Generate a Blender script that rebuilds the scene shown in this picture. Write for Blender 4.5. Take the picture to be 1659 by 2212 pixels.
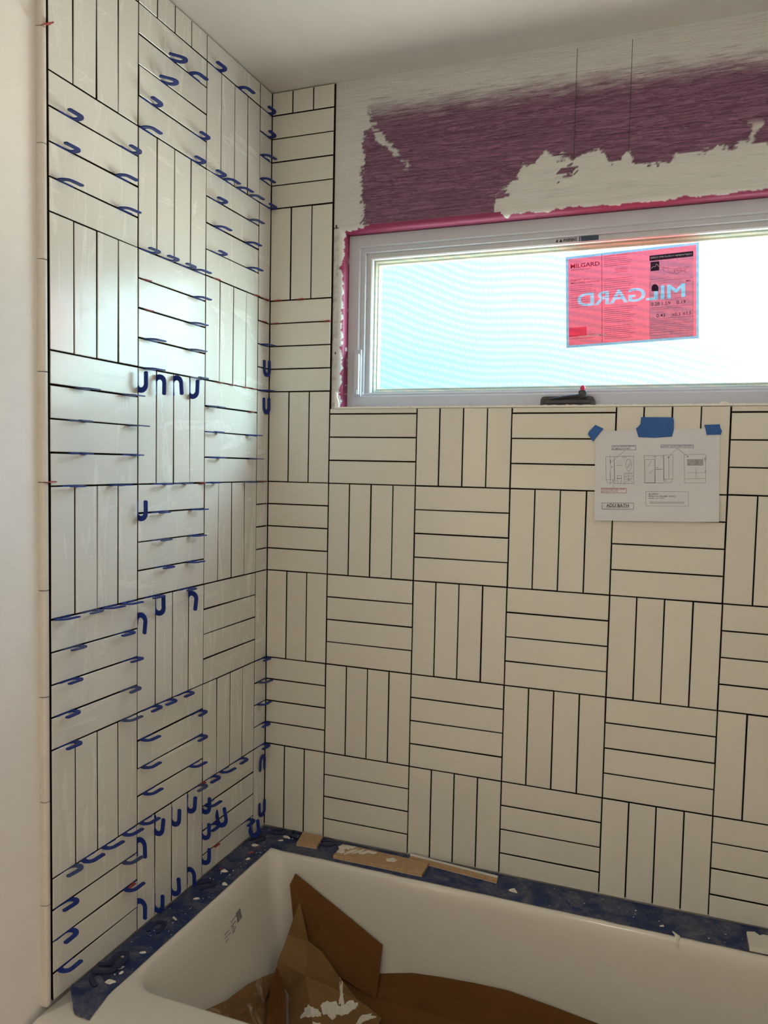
import bpy, bmesh, math, random
import numpy as np
from mathutils import Vector, Matrix, noise

# ------------------------------------------------------------------ reset
for o in list(bpy.data.objects):
    bpy.data.objects.remove(o)
SC = bpy.context.scene
COL = SC.collection
random.seed(7)
M = 0.257            # one square block of four tiles
Q = M / 4
G = 0.0033           # joint width
FLOOR, RIM, CEIL = -1.5, -1.022, 1.092   # heights measured from the level tile joint; all shifted to floor = 0 at the end
XR, YF = 1.53, -3.25  # right wall, wall behind the camera

# ------------------------------------------------------------------ camera
cam = bpy.data.cameras.new('camera')
cam.sensor_fit = 'HORIZONTAL'
cam.sensor_width = 36.0
cam.lens = 1699.0 / 1659.0 * 36.0
cam.clip_start = 0.02
camo = bpy.data.objects.new('camera', cam)
COL.objects.link(camo)
RX = (0.93328242, 0.35858545, 0.02001016)
RY = (-0.03976942, 0.04781194, 0.99806433)
RF = (-0.35693463, 0.93227168, -0.05888278)
camo.matrix_world = Matrix(((RX[0], RY[0], -RF[0], 1.12918647), (RX[1], RY[1], -RF[1], -2.00563623),
                            (RX[2], RY[2], -RF[2], 0.05227224), (0, 0, 0, 1)))
SC.camera = camo

# ------------------------------------------------------------------ view, world, lights
SC.view_settings.view_transform = 'Standard'
SC.view_settings.look = 'None'
SC.view_settings.exposure = 0.0
SC.view_settings.gamma = 1.0
SC.view_settings.use_curve_mapping = False
w = bpy.data.worlds.new('overcast_sky')
SC.world = w
w.use_nodes = True
wn, wl = w.node_tree.nodes, w.node_tree.links
wn.clear()
sky = wn.new('ShaderNodeTexSky')      # hazy bright sky, sun veiled, high to the right of the window
sky.sky_type = 'NISHITA'
stc = wn.new('ShaderNodeTexCoord')    # the haze keeps its brightness down to the horizon
ssx = wn.new('ShaderNodeSeparateXYZ')
wl.new(stc.outputs['Generated'], ssx.inputs[0])
smx = wn.new('ShaderNodeMath')
smx.operation = 'MAXIMUM'
smx.inputs[1].default_value = 0.13
wl.new(ssx.outputs['Z'], smx.inputs[0])
scb = wn.new('ShaderNodeCombineXYZ')
wl.new(ssx.outputs['X'], scb.inputs[0])
wl.new(ssx.outputs['Y'], scb.inputs[1])
wl.new(smx.outputs[0], scb.inputs[2])
svn = wn.new('ShaderNodeVectorMath')
svn.operation = 'NORMALIZE'
wl.new(scb.outputs[0], svn.inputs[0])
wl.new(svn.outputs[0], sky.inputs[0])
sky.sun_disc = False
sky.sun_elevation = math.radians(20)
sky.sun_rotation = math.radians(68)
sky.dust_density = 9.0
sky.air_density = 1.0
tint = wn.new('ShaderNodeMix')
tint.data_type = 'RGBA'
tint.blend_type = 'MULTIPLY'
tint.inputs[0].default_value = 1.0
wl.new(sky.outputs[0], tint.inputs[6])
tint.inputs[7].default_value = (0.62, 1.0, 1.52, 1)
bg = wn.new('ShaderNodeBackground')
bg.inputs['Strength'].default_value = 1.5
# bright unseen ground added below the horizon to light the upper walls
geo = wn.new('ShaderNodeTexCoord')
sep = wn.new('ShaderNodeSeparateXYZ')
wl.new(geo.outputs['Generated'], sep.inputs[0])
hor = wn.new('ShaderNodeMapRange')
hor.inputs['From Min'].default_value = -0.10
hor.inputs['From Max'].default_value = 0.01
wl.new(sep.outputs['Z'], hor.inputs['Value'])
gnd = wn.new('ShaderNodeMix')
gnd.data_type = 'RGBA'
gnd.inputs[6].default_value = (17.5, 16.0, 13.6, 1)
wl.new(hor.outputs[0], gnd.inputs[0])
wl.new(tint.outputs[2], gnd.inputs[7])
wl.new(gnd.outputs[2], bg.inputs[0])
wo = wn.new('ShaderNodeOutputWorld')
wl.new(bg.outputs[0], wo.inputs[0])


def area(name, loc, rot, sx_, sy_, power, color, portal=False):
    l = bpy.data.lights.new(name, 'AREA')
    l.shape = 'RECTANGLE'
    l.size, l.size_y = sx_, sy_
    l.energy = power
    l.color = color
    l.cycles.is_portal = portal
    o = bpy.data.objects.new(name, l)
    o.location = loc
    o.rotation_euler = rot
    COL.objects.link(o)
    return o


# sampling portal in the window opening (it only guides the daylight)
area('window_portal', (0.83, 0.14, 0.45), (math.radians(-90), 0, 0), 1.3, 0.6, 1, (1, 1, 1), True)
# unseen lights added to light the room, behind the camera and in the hall
area('added_bathroom_light', (0.75, -2.55, CEIL - 0.06), (0, 0, 0), 0.28, 0.28, 7.5, (1.0, 0.90, 0.76))
area('added_hall_light', (-0.75, -2.6, CEIL - 0.06), (0, 0, 0), 0.5, 0.5, 105.0, (1.0, 0.82, 0.62))

# ------------------------------------------------------------------ material helpers


class NT:
    def __init__(s, name):
        s.m = bpy.data.materials.new(name)
        s.m.use_nodes = True
        s.n, s.l = s.m.node_tree.nodes, s.m.node_tree.links
        s.n.clear()
        s.out = s.n.new('ShaderNodeOutputMaterial')

    def node(s, t, **kw):
        x = s.n.new(t)
        for k, v in kw.items():
            if isinstance(v, (bpy.types.NodeSocket,)):
                s.l.new(v, x.inputs[k])
            elif k in x.inputs and not hasattr(type(x), k):
                x.inputs[k].default_value = v
            else:
                setattr(x, k, v)
        return x

    def link(s, a, b):
        s.l.new(a, b)

    def pos(s, scale=(1, 1, 1), obj=False):
        if obj:
            src = s.node('ShaderNodeTexCoord').outputs['Object']
        else:
            src = s.node('ShaderNodeNewGeometry').outputs['Position']
        mp = s.node('ShaderNodeMapping')
        mp.inputs['Scale'].default_value = scale
        s.l.new(src, mp.inputs['Vector'])
        return mp.outputs[0]

    def noise(s, scale=(1, 1, 1), sc=10, detail=4, rough=0.55, dist=0.0, obj=False):
        x = s.node('ShaderNodeTexNoise')
        s.l.new(s.pos(scale, obj), x.inputs['Vector'])
        x.inputs['Scale'].default_value = sc
        x.inputs['Detail'].default_value = detail
        x.inputs['Roughness'].default_value = rough
        x.inputs['Distortion'].default_value = dist
        return x.outputs['Fac']

    def ramp(s, fac, stops):
        r = s.node('ShaderNodeValToRGB')
        s.l.new(fac, r.inputs[0])
        el = r.color_ramp.elements
        while len(el) < len(stops):
            el.new(0.5)
        for i, (p, c) in enumerate(stops):
            el[i].position = p
            if not isinstance(c, (tuple, list)):
                c = (c, c, c)
            el[i].color = (*c[:3], 1)
        return r.outputs[0]

    def mix(s, fac, a, b):
        x = s.node('ShaderNodeMix', data_type='RGBA')
        for sock, v in ((x.inputs[0], fac), (x.inputs[6], a), (x.inputs[7], b)):
            if isinstance(v, bpy.types.NodeSocket):
                s.l.new(v, sock)
            elif isinstance(v, (int, float)):
                sock.default_value = v
            else:
                sock.default_value = (*v[:3], 1)
        return x.outputs[2]

    def math(s, op, a, b=0.0):
        x = s.node('ShaderNodeMath', operation=op)
        for sock, v in ((x.inputs[0], a), (x.inputs[1], b)):
            if isinstance(v, bpy.types.NodeSocket):
                s.l.new(v, sock)
            else:
                sock.default_value = v
        return x.outputs[0]

    def bump(s, h, strength=0.3, dist=0.002):
        b = s.node('ShaderNodeBump')
        b.inputs['Strength'].default_value = strength
        b.inputs['Distance'].default_value = dist
        s.l.new(h, b.inputs['Height'])
        return b.outputs[0]

    def bsdf(s, color, rough=0.5, normal=None, metallic=0.0, spec=0.5, coat=0.0):
        b = s.node('ShaderNodeBsdfPrincipled')
        for k, v in (('Base Color', color), ('Roughness', rough)):
            if isinstance(v, bpy.types.NodeSocket):
                s.l.new(v, b.inputs[k])
            elif k == 'Base Color':
                b.inputs[k].default_value = (*v[:3], 1)
            else:
                b.inputs[k].default_value = v
        b.inputs['Metallic'].default_value = metallic
        b.inputs['Specular IOR Level'].default_value = spec
        b.inputs['Coat Weight'].default_value = coat
        if normal is not None:
            s.l.new(normal, b.inputs['Normal'])
        s.l.new(b.outputs[0], s.out.inputs[0])
        return b


def plain(name, color, rough=0.5, var=0.12, sc=40, bump=0.0, spec=0.5):
    t = NT(name)
    n = t.noise(sc=sc)
    lo = tuple(c * (1 - var) for c in color)
    hi = tuple(min(1, c * (1 + var)) for c in color)
    col = t.ramp(n, [(0.3, lo), (0.7, hi)])
    nm = t.bump(n, bump, 0.001) if bump else None
    t.bsdf(col, rough, nm, spec=spec)
    return t.m


def tile_mat(name, base, smear):
    t = NT(name)
    rnd = t.node('ShaderNodeObjectInfo').outputs['Random']
    tint = t.ramp(rnd, [(0.0, tuple(c * 0.95 for c in base)), (0.35, base), (0.7, (base[0] * 0.975, base[1] * 0.985, base[2] * 0.985)),
                        (1.0, tuple(min(1, c * 1.03) for c in base))])
    cloud = t.noise(sc=9, detail=2)
    col = t.mix(t.ramp(cloud, [(0.3, 0.0), (0.8, 0.16)]), tint, (base[0] * 0.86, base[1] * 0.86, base[2] * 0.84))
    rough = t.ramp(t.noise(sc=30, detail=3), [(0.2, 0.235), (0.8, 0.265)])
    if smear:
        a = t.noise((1, 26, 3.2), 1.0, 5, 0.65, 0.8)
        b = t.noise((1, 3.0, 15), 1.0, 5, 0.65, 0.8)
        fine = t.noise(sc=150, detail=3, dist=1.5)
        am = t.ramp(a, [(0.57, 0.0), (0.68, 1.0)])
        bm = t.ramp(b, [(0.59, 0.0), (0.70, 1.0)])
        mx = t.math('MAXIMUM', am, bm)
        mx = t.math('MULTIPLY', mx, t.ramp(fine, [(0.38, 0.15), (0.62, 1.0)]))
        mx = t.math('MULTIPLY', mx, smear)
        col = t.mix(t.math('MULTIPLY', mx, 0.75), col, (0.84, 0.84, 0.81))
        rough = t.mix(mx, rough, (0.55, 0.55, 0.55))
    h = t.noise(sc=9, detail=2)
    nm = t.bump(h, 0.30, 0.004)
    t.bsdf(col, rough, nm, spec=0.55)
    return t.m


MT = {}
MT['tile_side'] = tile_mat('glazed_tile_with_mortar_haze', (0.695, 0.69, 0.65), 0.75)
MT['tile_back'] = tile_mat('glazed_tile', (0.685, 0.675, 0.615), 0.0)
MT['trim'] = plain('pencil_trim_glaze', (0.66, 0.625, 0.57), 0.28, 0.05, 30)
MT['mortar'] = plain('dark_mortar_bed', (0.020, 0.012, 0.007), 0.95, 0.3, 90, 0.5, spec=0.05)
MT['paint'] = plain('wall_paint', (0.80, 0.785, 0.76), 0.55, 0.02, 25, 0.08)
MT['ceil'] = plain('ceiling_paint', (0.74, 0.73, 0.70), 0.6, 0.02, 18, 0.1)
MT['floor'] = plain('floor_board', (0.30, 0.23, 0.17), 0.7, 0.2, 8, 0.2)
MT['vinyl'] = plain('white_vinyl', (0.53, 0.56, 0.64), 0.38, 0.02, 20)
MT['bead'] = plain('cream_glazing_bead', (0.80, 0.78, 0.66), 0.4, 0.02, 20)
MT['sash'] = plain('grey_white_vinyl', (0.54, 0.555, 0.60), 0.4, 0.02, 20)
MT['black'] = plain('black_plastic', (0.022, 0.024, 0.03), 0.35, 0.2, 60)
MT['redcap'] = plain('red_cap', (0.62, 0.03, 0.10), 0.35, 0.1, 60)
MT['tub'] = plain('white_tub_enamel', (0.68, 0.655, 0.60), 0.14, 0.015, 6)
MT['blue'] = plain('blue_plastic', (0.007, 0.026, 0.20), 0.5, 0.2, 60, spec=0.25)
MT['bluedusty'] = plain('dusty_blue_plastic', (0.035, 0.055, 0.17), 0.6, 0.6, 220)
MT['bluedark'] = plain('dark_blue_plastic', (0.010, 0.016, 0.060), 0.5, 0.3, 120)
MT['red'] = plain('red_plastic', (0.30, 0.03, 0.025), 0.45, 0.2, 60)
MT['tapebright'] = plain('blue_painters_tape', (0.012, 0.10, 0.36), 0.6, 0.1, 150, 0.2)
MT['chip'] = plain('white_thinset', (0.70, 0.67, 0.59), 0.8, 0.12, 160, 0.5)
MT['biscuit'] = plain('tan_clay_tile_back', (0.44, 0.29, 0.16), 0.85, 0.12, 70, 0.3)
MT['ink'] = plain('black_ink', (0.03, 0.03, 0.035), 0.7, 0.1)
MT['inkgrey'] = plain('grey_ink', (0.16, 0.16, 0.17), 0.7, 0.1)
MT['inkblue'] = plain('blue_ink', (0.10, 0.12, 0.33), 0.7, 0.1)
MT['inkred'] = plain('red_ink', (0.42, 0.07, 0.10), 0.7, 0.1)
MT['shade'] = plain('grey_print', (0.36, 0.36, 0.38), 0.7, 0.4, 400)
MT['bluelabel'] = plain('dark_blue_label', (0.02, 0.05, 0.10), 0.5, 0.1)
MT['whiteprint'] = plain('white_print', (0.75, 0.74, 0.74), 0.6, 0.05)
MT['paper'] = plain('white_paper', (0.66, 0.69, 0.74), 0.7, 0.015, 20)
MT['pencil'] = plain('pencil_graphite', (0.05, 0.045, 0.055), 0.6, 0.2)
MT['edge'] = plain('board_edge_white', (0.82, 0.80, 0.77), 0.7, 0.06, 120, 0.4)


def wall_board_mat(name, purple, wr):
    t = NT(name)
    at = t.node('ShaderNodeAttribute', attribute_name='mud')
    m = at.outputs['Fac']
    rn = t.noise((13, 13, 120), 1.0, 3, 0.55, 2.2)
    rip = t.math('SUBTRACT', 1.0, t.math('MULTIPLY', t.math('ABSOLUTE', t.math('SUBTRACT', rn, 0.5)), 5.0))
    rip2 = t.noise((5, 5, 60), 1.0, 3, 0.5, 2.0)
    pc = t.mix(t.ramp(rip, [(0.30, 0.0), (0.95, 0.50 if wr > 0.5 else 0.0)]), purple, tuple(min(1, c * 1.6 + 0.09) for c in purple))  # highlights on the ripple ridges painted into the board colour
    mudc = t.mix(t.ramp(t.noise((10, 10, 40), 1.0, 5), [(0.35, 0.0), (0.7, 0.5)]), (0.63, 0.645, 0.645), (0.72, 0.73, 0.72))
    col = t.mix(m, pc, mudc)
    h = t.math('ADD', t.math('MULTIPLY', rip, 0.22), t.math('MULTIPLY', rip2, 0.7))
    h = t.math('MULTIPLY', h, t.math('SUBTRACT', 1.0, t.math('MULTIPLY', m, 0.8)))
    nm = t.bump(h, wr, 0.014)
    t.bsdf(col, 0.5, nm, spec=0.35)
    return t.m


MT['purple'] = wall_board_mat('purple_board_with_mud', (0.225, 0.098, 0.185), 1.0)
MT['pink'] = wall_board_mat('magenta_corner_bead', (0.27, 0.035, 0.105), 0.06)


def tape_mat():
    t = NT('dirty_blue_masking_tape')
    d = t.noise(sc=16, detail=7, rough=0.7, dist=0.6)
    d2 = t.noise(sc=90, detail=4, rough=0.7)
    blue = t.mix(t.ramp(d2, [(0.35, 0.0), (0.7, 0.6)]), (0.011, 0.024, 0.090), (0.022, 0.046, 0.145))
    dirt = t.ramp(d, [(0.42, 0.0), (0.60, 0.40), (0.8, 0.6)])
    dirt = t.math('MULTIPLY', dirt, t.ramp(d2, [(0.3, 0.35), (0.65, 1.0)]))
    col = t.mix(dirt, blue, (0.30, 0.28, 0.25))
    nm = t.bump(d2, 0.5, 0.0015)
    t.bsdf(col, 0.62, nm, spec=0.35)
    return t.m


MT['tape'] = tape_mat()


def card_mat(name, c, dusty):
    t = NT(name)
    flute = t.noise((2.5, 90, 2.5), 1.0, 3)
    big = t.noise(sc=7, detail=5, dist=0.5)
    col = t.mix(t.ramp(big, [(0.3, 0.0), (0.7, 0.5)]), c, tuple(x * 0.72 for x in c))
    col = t.mix(t.ramp(flute, [(0.4, 0.0), (0.7, 0.25)]), col, tuple(min(1, x * 1.15) for x in c))
    if dusty:
        d = t.noise((9, 14, 9), 1.0, 7, 0.7, 1.0)
        col = t.mix(t.ramp(d, [(0.58, 0.0), (0.70, dusty)]), col, (0.62, 0.56, 0.46))
    t.bsdf(col, 0.82, t.bump(flute, 0.25, 0.001), spec=0.25)
    return t.m


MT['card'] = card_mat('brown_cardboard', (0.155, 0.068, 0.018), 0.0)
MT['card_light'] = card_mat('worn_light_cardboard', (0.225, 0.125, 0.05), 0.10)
MT['card_dusty'] = card_mat('dusty_cardboard', (0.20, 0.11, 0.045), 0.75)


def glass_mat():
    t = NT('window_glass')
    lw = t.node('ShaderNodeLayerWeight')
    lw.inputs['Blend'].default_value = 0.25
    f = t.math('MULTIPLY', lw.outputs['Fresnel'], 0.6)
    tr = t.node('ShaderNodeBsdfTransparent')
    n = t.noise(sc=2.0, detail=2)
    t.link(t.ramp(n, [(0.3, (0.90, 0.965, 0.97)), (0.7, (0.93, 0.98, 0.98))]), tr.inputs[0])
    gl = t.node('ShaderNodeBsdfGlossy')
    gl.inputs['Roughness'].default_value = 0.02
    mx = t.node('ShaderNodeMixShader')
    t.link(f, mx.inputs[0]); t.link(tr.outputs[0], mx.inputs[1]); t.link(gl.outputs[0], mx.inputs[2])
    t.link(mx.outputs[0], t.out.inputs[0])
    return t.m


MT['glass'] = glass_mat()


def screen_mat():
    # insect screen: soft moire bands of the light painted into its transparency colour
    t = NT('insect_screen_moire')
    p = t.node('ShaderNodeNewGeometry').outputs['Position']
    sp = t.node('ShaderNodeSeparateXYZ')
    t.link(p, sp.inputs[0])
    X, Z = sp.outputs['X'], sp.outputs['Z']
    warp = t.noise((2.2, 2.2, 2.2), 1.0, 1)
    ph = t.math('ADD', t.math('MULTIPLY', Z, 330.0), t.math('MULTIPLY', X, 62.0))
    ph = t.math('ADD', ph, t.math('MULTIPLY', warp, 46.0))
    band = t.math('SINE', ph)
    ph2 = t.math('ADD', t.math('MULTIPLY', X, 520.0), t.math('MULTIPLY', Z, 90.0))
    ph2 = t.math('ADD', ph2, t.math('MULTIPLY', warp, 30.0))
    band2 = t.math('SINE', ph2)
    s = t.math('ADD', t.math('MULTIPLY', band, 0.75), t.math('MULTIPLY', band2, 0.25))
    s = t.math('ADD', t.math('MULTIPLY', s, 0.5), 0.5)
    moire_tint = t.ramp(s, [(0.2, (0.76, 0.90, 0.93)), (0.85, (0.97, 0.97, 0.96))])
    tr = t.node('ShaderNodeBsdfTransparent')
    t.link(moire_tint, tr.inputs[0])
    df = t.node('ShaderNodeBsdfDiffuse')
    df.inputs[0].default_value = (0.10, 0.10, 0.10, 1)
    mx = t.node('ShaderNodeMixShader')
    mx.inputs[0].default_value = 0.10
    t.link(tr.outputs[0], mx.inputs[1]); t.link(df.outputs[0], mx.inputs[2])
    t.link(mx.outputs[0], t.out.inputs[0])
    return t.m


MT['screen'] = screen_mat()


def filt(name, color, opaque=0.08, diff=(0.4, 0.1, 0.12), rough=0.0):
    t = NT(name)
    n = t.noise((60, 60, 240), 1.0, 2)
    col = t.mix(t.ramp(n, [(0.35, 0.0), (0.7, 1.0)]), tuple(c * 0.93 for c in color), tuple(min(1, c * 1.05) for c in color))
    tr = t.node('ShaderNodeBsdfTransparent')
    t.link(col, tr.inputs[0])
    df = t.node('ShaderNodeBsdfDiffuse')
    df.inputs[0].default_value = (*diff, 1)
    mx = t.node('ShaderNodeMixShader')
    mx.inputs[0].default_value = opaque
    t.link(tr.outputs[0], mx.inputs[1]); t.link(df.outputs[0], mx.inputs[2])
    t.link(mx.outputs[0], t.out.inputs[0])
    return t.m


MT['st_red'] = filt('translucent_red_film', (0.98, 0.100, 0.088))
MT['st_white'] = filt('translucent_white_print', (0.46, 0.31, 0.255), 0.1, (0.6, 0.6, 0.6))
MT['st_border'] = filt('translucent_grey_border', (0.34, 0.27, 0.24), 0.1, (0.6, 0.6, 0.6))
MT['st_panel'] = filt('translucent_rating_panel', (0.68, 0.98, 1.0), 0.06, (0.5, 0.4, 0.42))
MT['st_ink'] = filt('dark_red_print', (0.42, 0.06, 0.12), 0.2, (0.3, 0.02, 0.05))
MT['st_text'] = filt('faint_text_print', (0.52, 0.36, 0.42), 0.02, (0.3, 0.1, 0.1))
MT['st_dark'] = filt('black_print_film', (0.06, 0.06, 0.10), 0.3, (0.03, 0.03, 0.05))
MT['st_grey'] = filt('thin_dark_print', (0.10, 0.09, 0.12), 0.1, (0.1, 0.08, 0.1))
MT['st_bar'] = filt('strong_red_block', (0.95, 0.30, 0.42), 0.04, (0.5, 0.02, 0.08))

# ------------------------------------------------------------------ geometry helpers


def link(o, parent=None):
    COL.objects.link(o)
    if parent is not None:
        o.parent = parent
    return o


def tag(o, label=None, cat=None, group=None, kind=None):
    if label: o['label'] = label
    if cat: o['category'] = cat
    if group: o['group'] = group
    if kind: o['kind'] = kind
    return o


def empty(name, loc=(0, 0, 0), parent=None):
    o = bpy.data.objects.new(name, None)
    o.location = loc
    o.empty_display_size = 0.05
    return link(o, parent)


def mesh(name, vs, fs, mat, parent=None, loc=(0, 0, 0), smooth=False, obj=True):
    """vertices are given in world space, the origin is moved to loc"""
    me = bpy.data.meshes.new(name)
    L = Vector(loc)
    me.from_pydata([tuple(Vector(v) - L) for v in vs], [], fs)
    me.materials.append(MT[mat])
    if smooth:
        me.polygons.foreach_set('use_smooth', [True] * len(me.polygons))
    me.update()
    if not obj:
        return me
    o = bpy.data.objects.new(name, me)
    off, q = Vector((0, 0, 0)), parent
    while q is not None:
        off += q.location
        q = q.parent
    o.location = L - off
    return link(o, parent)


def box(x0, x1, y0, y1, z0, z1, c=0.0):
    """box, all edges chamfered by c"""
    if c <= 0:
        vs = [(x, y, z) for x in (x0, x1) for y in (y0, y1) for z in (z0, z1)]
        fs = [(0, 1, 3, 2), (4, 6, 7, 5), (0, 4, 5, 1), (2, 3, 7, 6), (0, 2, 6, 4), (1, 5, 7, 3)]
        return vs, fs
    bm = bmesh.new()
    bmesh.ops.create_cube(bm, size=1)
    for v in bm.verts:
        v.co = Vector(((x0 + x1) / 2 + v.co.x * (x1 - x0), (y0 + y1) / 2 + v.co.y * (y1 - y0), (z0 + z1) / 2 + v.co.z * (z1 - z0)))
    bmesh.ops.bevel(bm, geom=list(bm.edges), offset=c, segments=2, affect='EDGES', profile=0.5)
    vs = [tuple(v.co) for v in bm.verts]
    bm.verts.index_update()
    fs = [tuple(v.index for v in f.verts) for f in bm.faces]
    bm.free()
    return vs, fs


def join(*parts):
    V, F = [], []
    for vs, fs in parts:
        o = len(V)
        V += list(vs)
        F += [tuple(i + o for i in f) for f in fs]
    return V, F


def tube(pts, r, n=8, caps=True):
    pts = [Vector(p) for p in pts]
    V, F = [], []
    for i, p in enumerate(pts):
        d = (pts[min(i + 1, len(pts) - 1)] - pts[max(i - 1, 0)]).normalized()
        a = d.orthogonal().normalized() if abs(d.z) > 0.9 else d.cross(Vector((0, 0, 1))).normalized()
        b = d.cross(a)
        rr = r[i] if isinstance(r, (list, tuple)) else r
        for k in range(n):
            t = 2 * math.pi * k / n
            V.append(tuple(p + (a * math.cos(t) + b * math.sin(t)) * rr))
    for i in range(len(pts) - 1):
        for k in range(n):
            F.append((i * n + k, i * n + (k + 1) % n, (i + 1) * n + (k + 1) % n, (i + 1) * n + k))
    if caps:
        F.append(tuple(range(n)))
        F.append(tuple((len(pts) - 1) * n + k for k in range(n))[::-1])
    return V, F


def prism(outline, a, b, axis):
    """extrude a 2D outline between a and b along axis ('x','y','z')"""
    n = len(outline)
    def pt(u, v, t):
        return {'x': (t, u, v), 'y': (u, t, v), 'z': (u, v, t)}[axis]
    V = [pt(u, v, a) for u, v in outline] + [pt(u, v, b) for u, v in outline]
    F = [tuple(range(n))[::-1], tuple(range(n, 2 * n))]
    F += [(i, (i + 1) % n, n + (i + 1) % n, n + i) for i in range(n)]
    return V, F


def ring_frame(x0, x1, z0, z1, ya, yb, w, c=0.003):
    """rectangular frame in the plane of the back wall with mitred, eased bars"""
    V, F = [], []
    prof = [(0, ya), (w - c, ya), (w, ya + c), (w, yb), (0, yb)]
    for (cx, cz, sx_, sz_) in ((x0, z0, 1, 1), (x1, z0, -1, 1), (x1, z1, -1, -1), (x0, z1, 1, -1)):
        for t, y in prof:
            V.append((cx + sx_ * t, y, cz + sz_ * t))
    k = len(prof)
    for i in range(4):
        j = (i + 1) % 4
        for a in range(k):
            b = (a + 1) % k
            F.append((i * k + a, i * k + b, j * k + b, j * k + a))
    return V, F


def text_data(s, bold=0.0):
    cu = bpy.data.curves.new('text', 'FONT')
    cu.body = s
    cu.offset = bold
    cu.resolution_u = 3
    return cu


def text_mesh(s, u0, u1, v0, v1, fn, bold=0.0, mirror=False):
    """flat letters fitted into the box u0..u1, v0..v1; fn maps (u, v) to a world point"""
    cu = text_data(s, bold)
    o = bpy.data.objects.new('text', cu)
    COL.objects.link(o)
    bpy.context.view_layer.update()
    dg = bpy.context.evaluated_depsgraph_get()
    me = bpy.data.meshes.new_from_object(o.evaluated_get(dg))
    co = np.array([v.co for v in me.vertices])
    fs = [tuple(p.vertices) for p in me.polygons]
    bpy.data.objects.remove(o)
    bpy.data.meshes.remove(me)
    if len(co) == 0:
        return [], []
    mn, mxx = co.min(0), co.max(0)
    a = (co - mn) / np.maximum(mxx - mn, 1e-9)
    if mirror:
        a[:, 0] = 1 - a[:, 0]
    return [fn(u0 + (u1 - u0) * p[0], v0 + (v1 - v0) * p[1]) for p in a], fs


def strokes(lines, wdt, fn):
    """thin flat strips along polylines given in (u, v)"""
    V, F = [], []
    for ln in lines:
        for (a, b), (c, d) in zip(ln[:-1], ln[1:]):
            L = math.hypot(c - a, d - b) or 1e-9
            nx, ny = -(d - b) / L * wdt / 2, (c - a) / L * wdt / 2
            ex, ey = (c - a) / L * wdt / 2, (d - b) / L * wdt / 2
            i = len(V)
            V += [fn(a - ex + nx, b - ey + ny), fn(a - ex - nx, b - ey - ny), fn(c + ex - nx, d + ey - ny), fn(c + ex + nx, d + ey + ny)]
            F.append((i, i + 1, i + 2, i + 3))
    return V, F


def solid(vs, fs, th):
    """give an open sheet a thickness th along its vertex normals"""
    bm = bmesh.new()
    bv = [bm.verts.new(v) for v in vs]
    for f in fs:
        bm.faces.new([bv[i] for i in f])
    bmesh.ops.recalc_face_normals(bm, faces=list(bm.faces))
    bmesh.ops.solidify(bm, geom=list(bm.faces), thickness=th)
    bm.verts.index_update()
    V = [tuple(v.co) for v in bm.verts]
    F = [tuple(v.index for v in f.verts) for f in bm.faces]
    bm.free()
    return V, F


def nz(x, y=0.0, z=0.0, oct=4):
    return noise.fractal(Vector((x, y, z)), 0.6, 2.0, oct)


def sst(t):
    t = min(1, max(0, t))
    return t * t * (3 - 2 * t)


# ------------------------------------------------------------------ the room shell
DW = -0.012   # painted face of the left wall
DB = 0.010    # board face of the back wall
TX = 0.1935   # right edge of the tall tile column beside the window
SILL = 0.2085
# left wall with a door opening behind the camera
wl_v, wl_f = join(box(-0.12, DW, -2.25, 0.13, FLOOR, CEIL), box(-0.12, DW, YF, -3.05, FLOOR, CEIL), box(-0.12, DW, -3.05, -2.25, 0.55, CEIL))
wall_left = tag(mesh('wall_left', wl_v, wl_f, 'paint'), 'white painted left wall tiled beside the tub', kind='structure')
WX0, WX1, WZ0, WZ1 = 0.224, 1.425, 0.2125, 0.690
wb = join(box(-0.12, WX0 - 0.004, DB + 0.019, 0.13, FLOOR, CEIL), box(WX1, XR + 0.1, DB + 0.003, 0.13, FLOOR, CEIL),
          box(WX0 - 0.004, WX1, DB + 0.003, 0.13, FLOOR, WZ0 - 0.004), box(-0.12, TX + 0.004, DB + 0.003, 0.13, FLOOR, CEIL), box(WX0 - 0.004, WX1, DB + 0.019, 0.13, WZ1 + 0.003, CEIL))
wall_back = tag(mesh('wall_back', *wb, 'paint'), 'back wall with window above the bathtub', kind='structure')
wall_right = tag(mesh('wall_right', *box(XR, XR + 0.1, YF, 0.13, FLOOR, CEIL), 'paint'), 'plain right wall at the end of the tub', kind='structure')
wall_front = tag(mesh('wall_front', *box(-1.5, XR + 0.1, YF - 0.1, YF, FLOOR, CEIL), 'paint'), 'plain wall behind the camera', kind='structure')
wall_hall = tag(mesh('wall_hall', *join(box(-1.6, -1.5, YF - 0.1, -1.9, FLOOR, CEIL), box(-1.5, -0.12, -2.0, -1.9, FLOOR, CEIL)), 'paint'),
                'hall walls beyond the door', kind='structure')
ceiling = tag(mesh('ceiling', *box(-1.6, XR + 0.1, YF - 0.1, 0.13, CEIL, CEIL + 0.08), 'ceil'), 'smooth white ceiling', kind='structure')
floor = tag(mesh('floor', *box(-1.6, XR + 0.1, YF - 0.1, 0.13, FLOOR - 0.06, FLOOR), 'floor'), 'bare brown floor', kind='structure')
# mortar beds in which the tiles sit
mesh('mortar_bed', *box(DW - 0.001, -0.0079, -0.838, 0.006, RIM + 0.004, CEIL - 0.0005), 'mortar', wall_left)
mesh('mortar_bed', *join(box(-0.006, TX, 0.0079, DB + 0.004, RIM + 0.004, CEIL - 0.0005), box(TX, XR, 0.0079, DB + 0.004, RIM + 0.004, SILL - 0.003)), 'mortar', wall_back)

# ---- tiles: each one a bevelled slab; whole tiles share one mesh, cut tiles get their own
TH = 0.0082
_tm = {}


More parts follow.
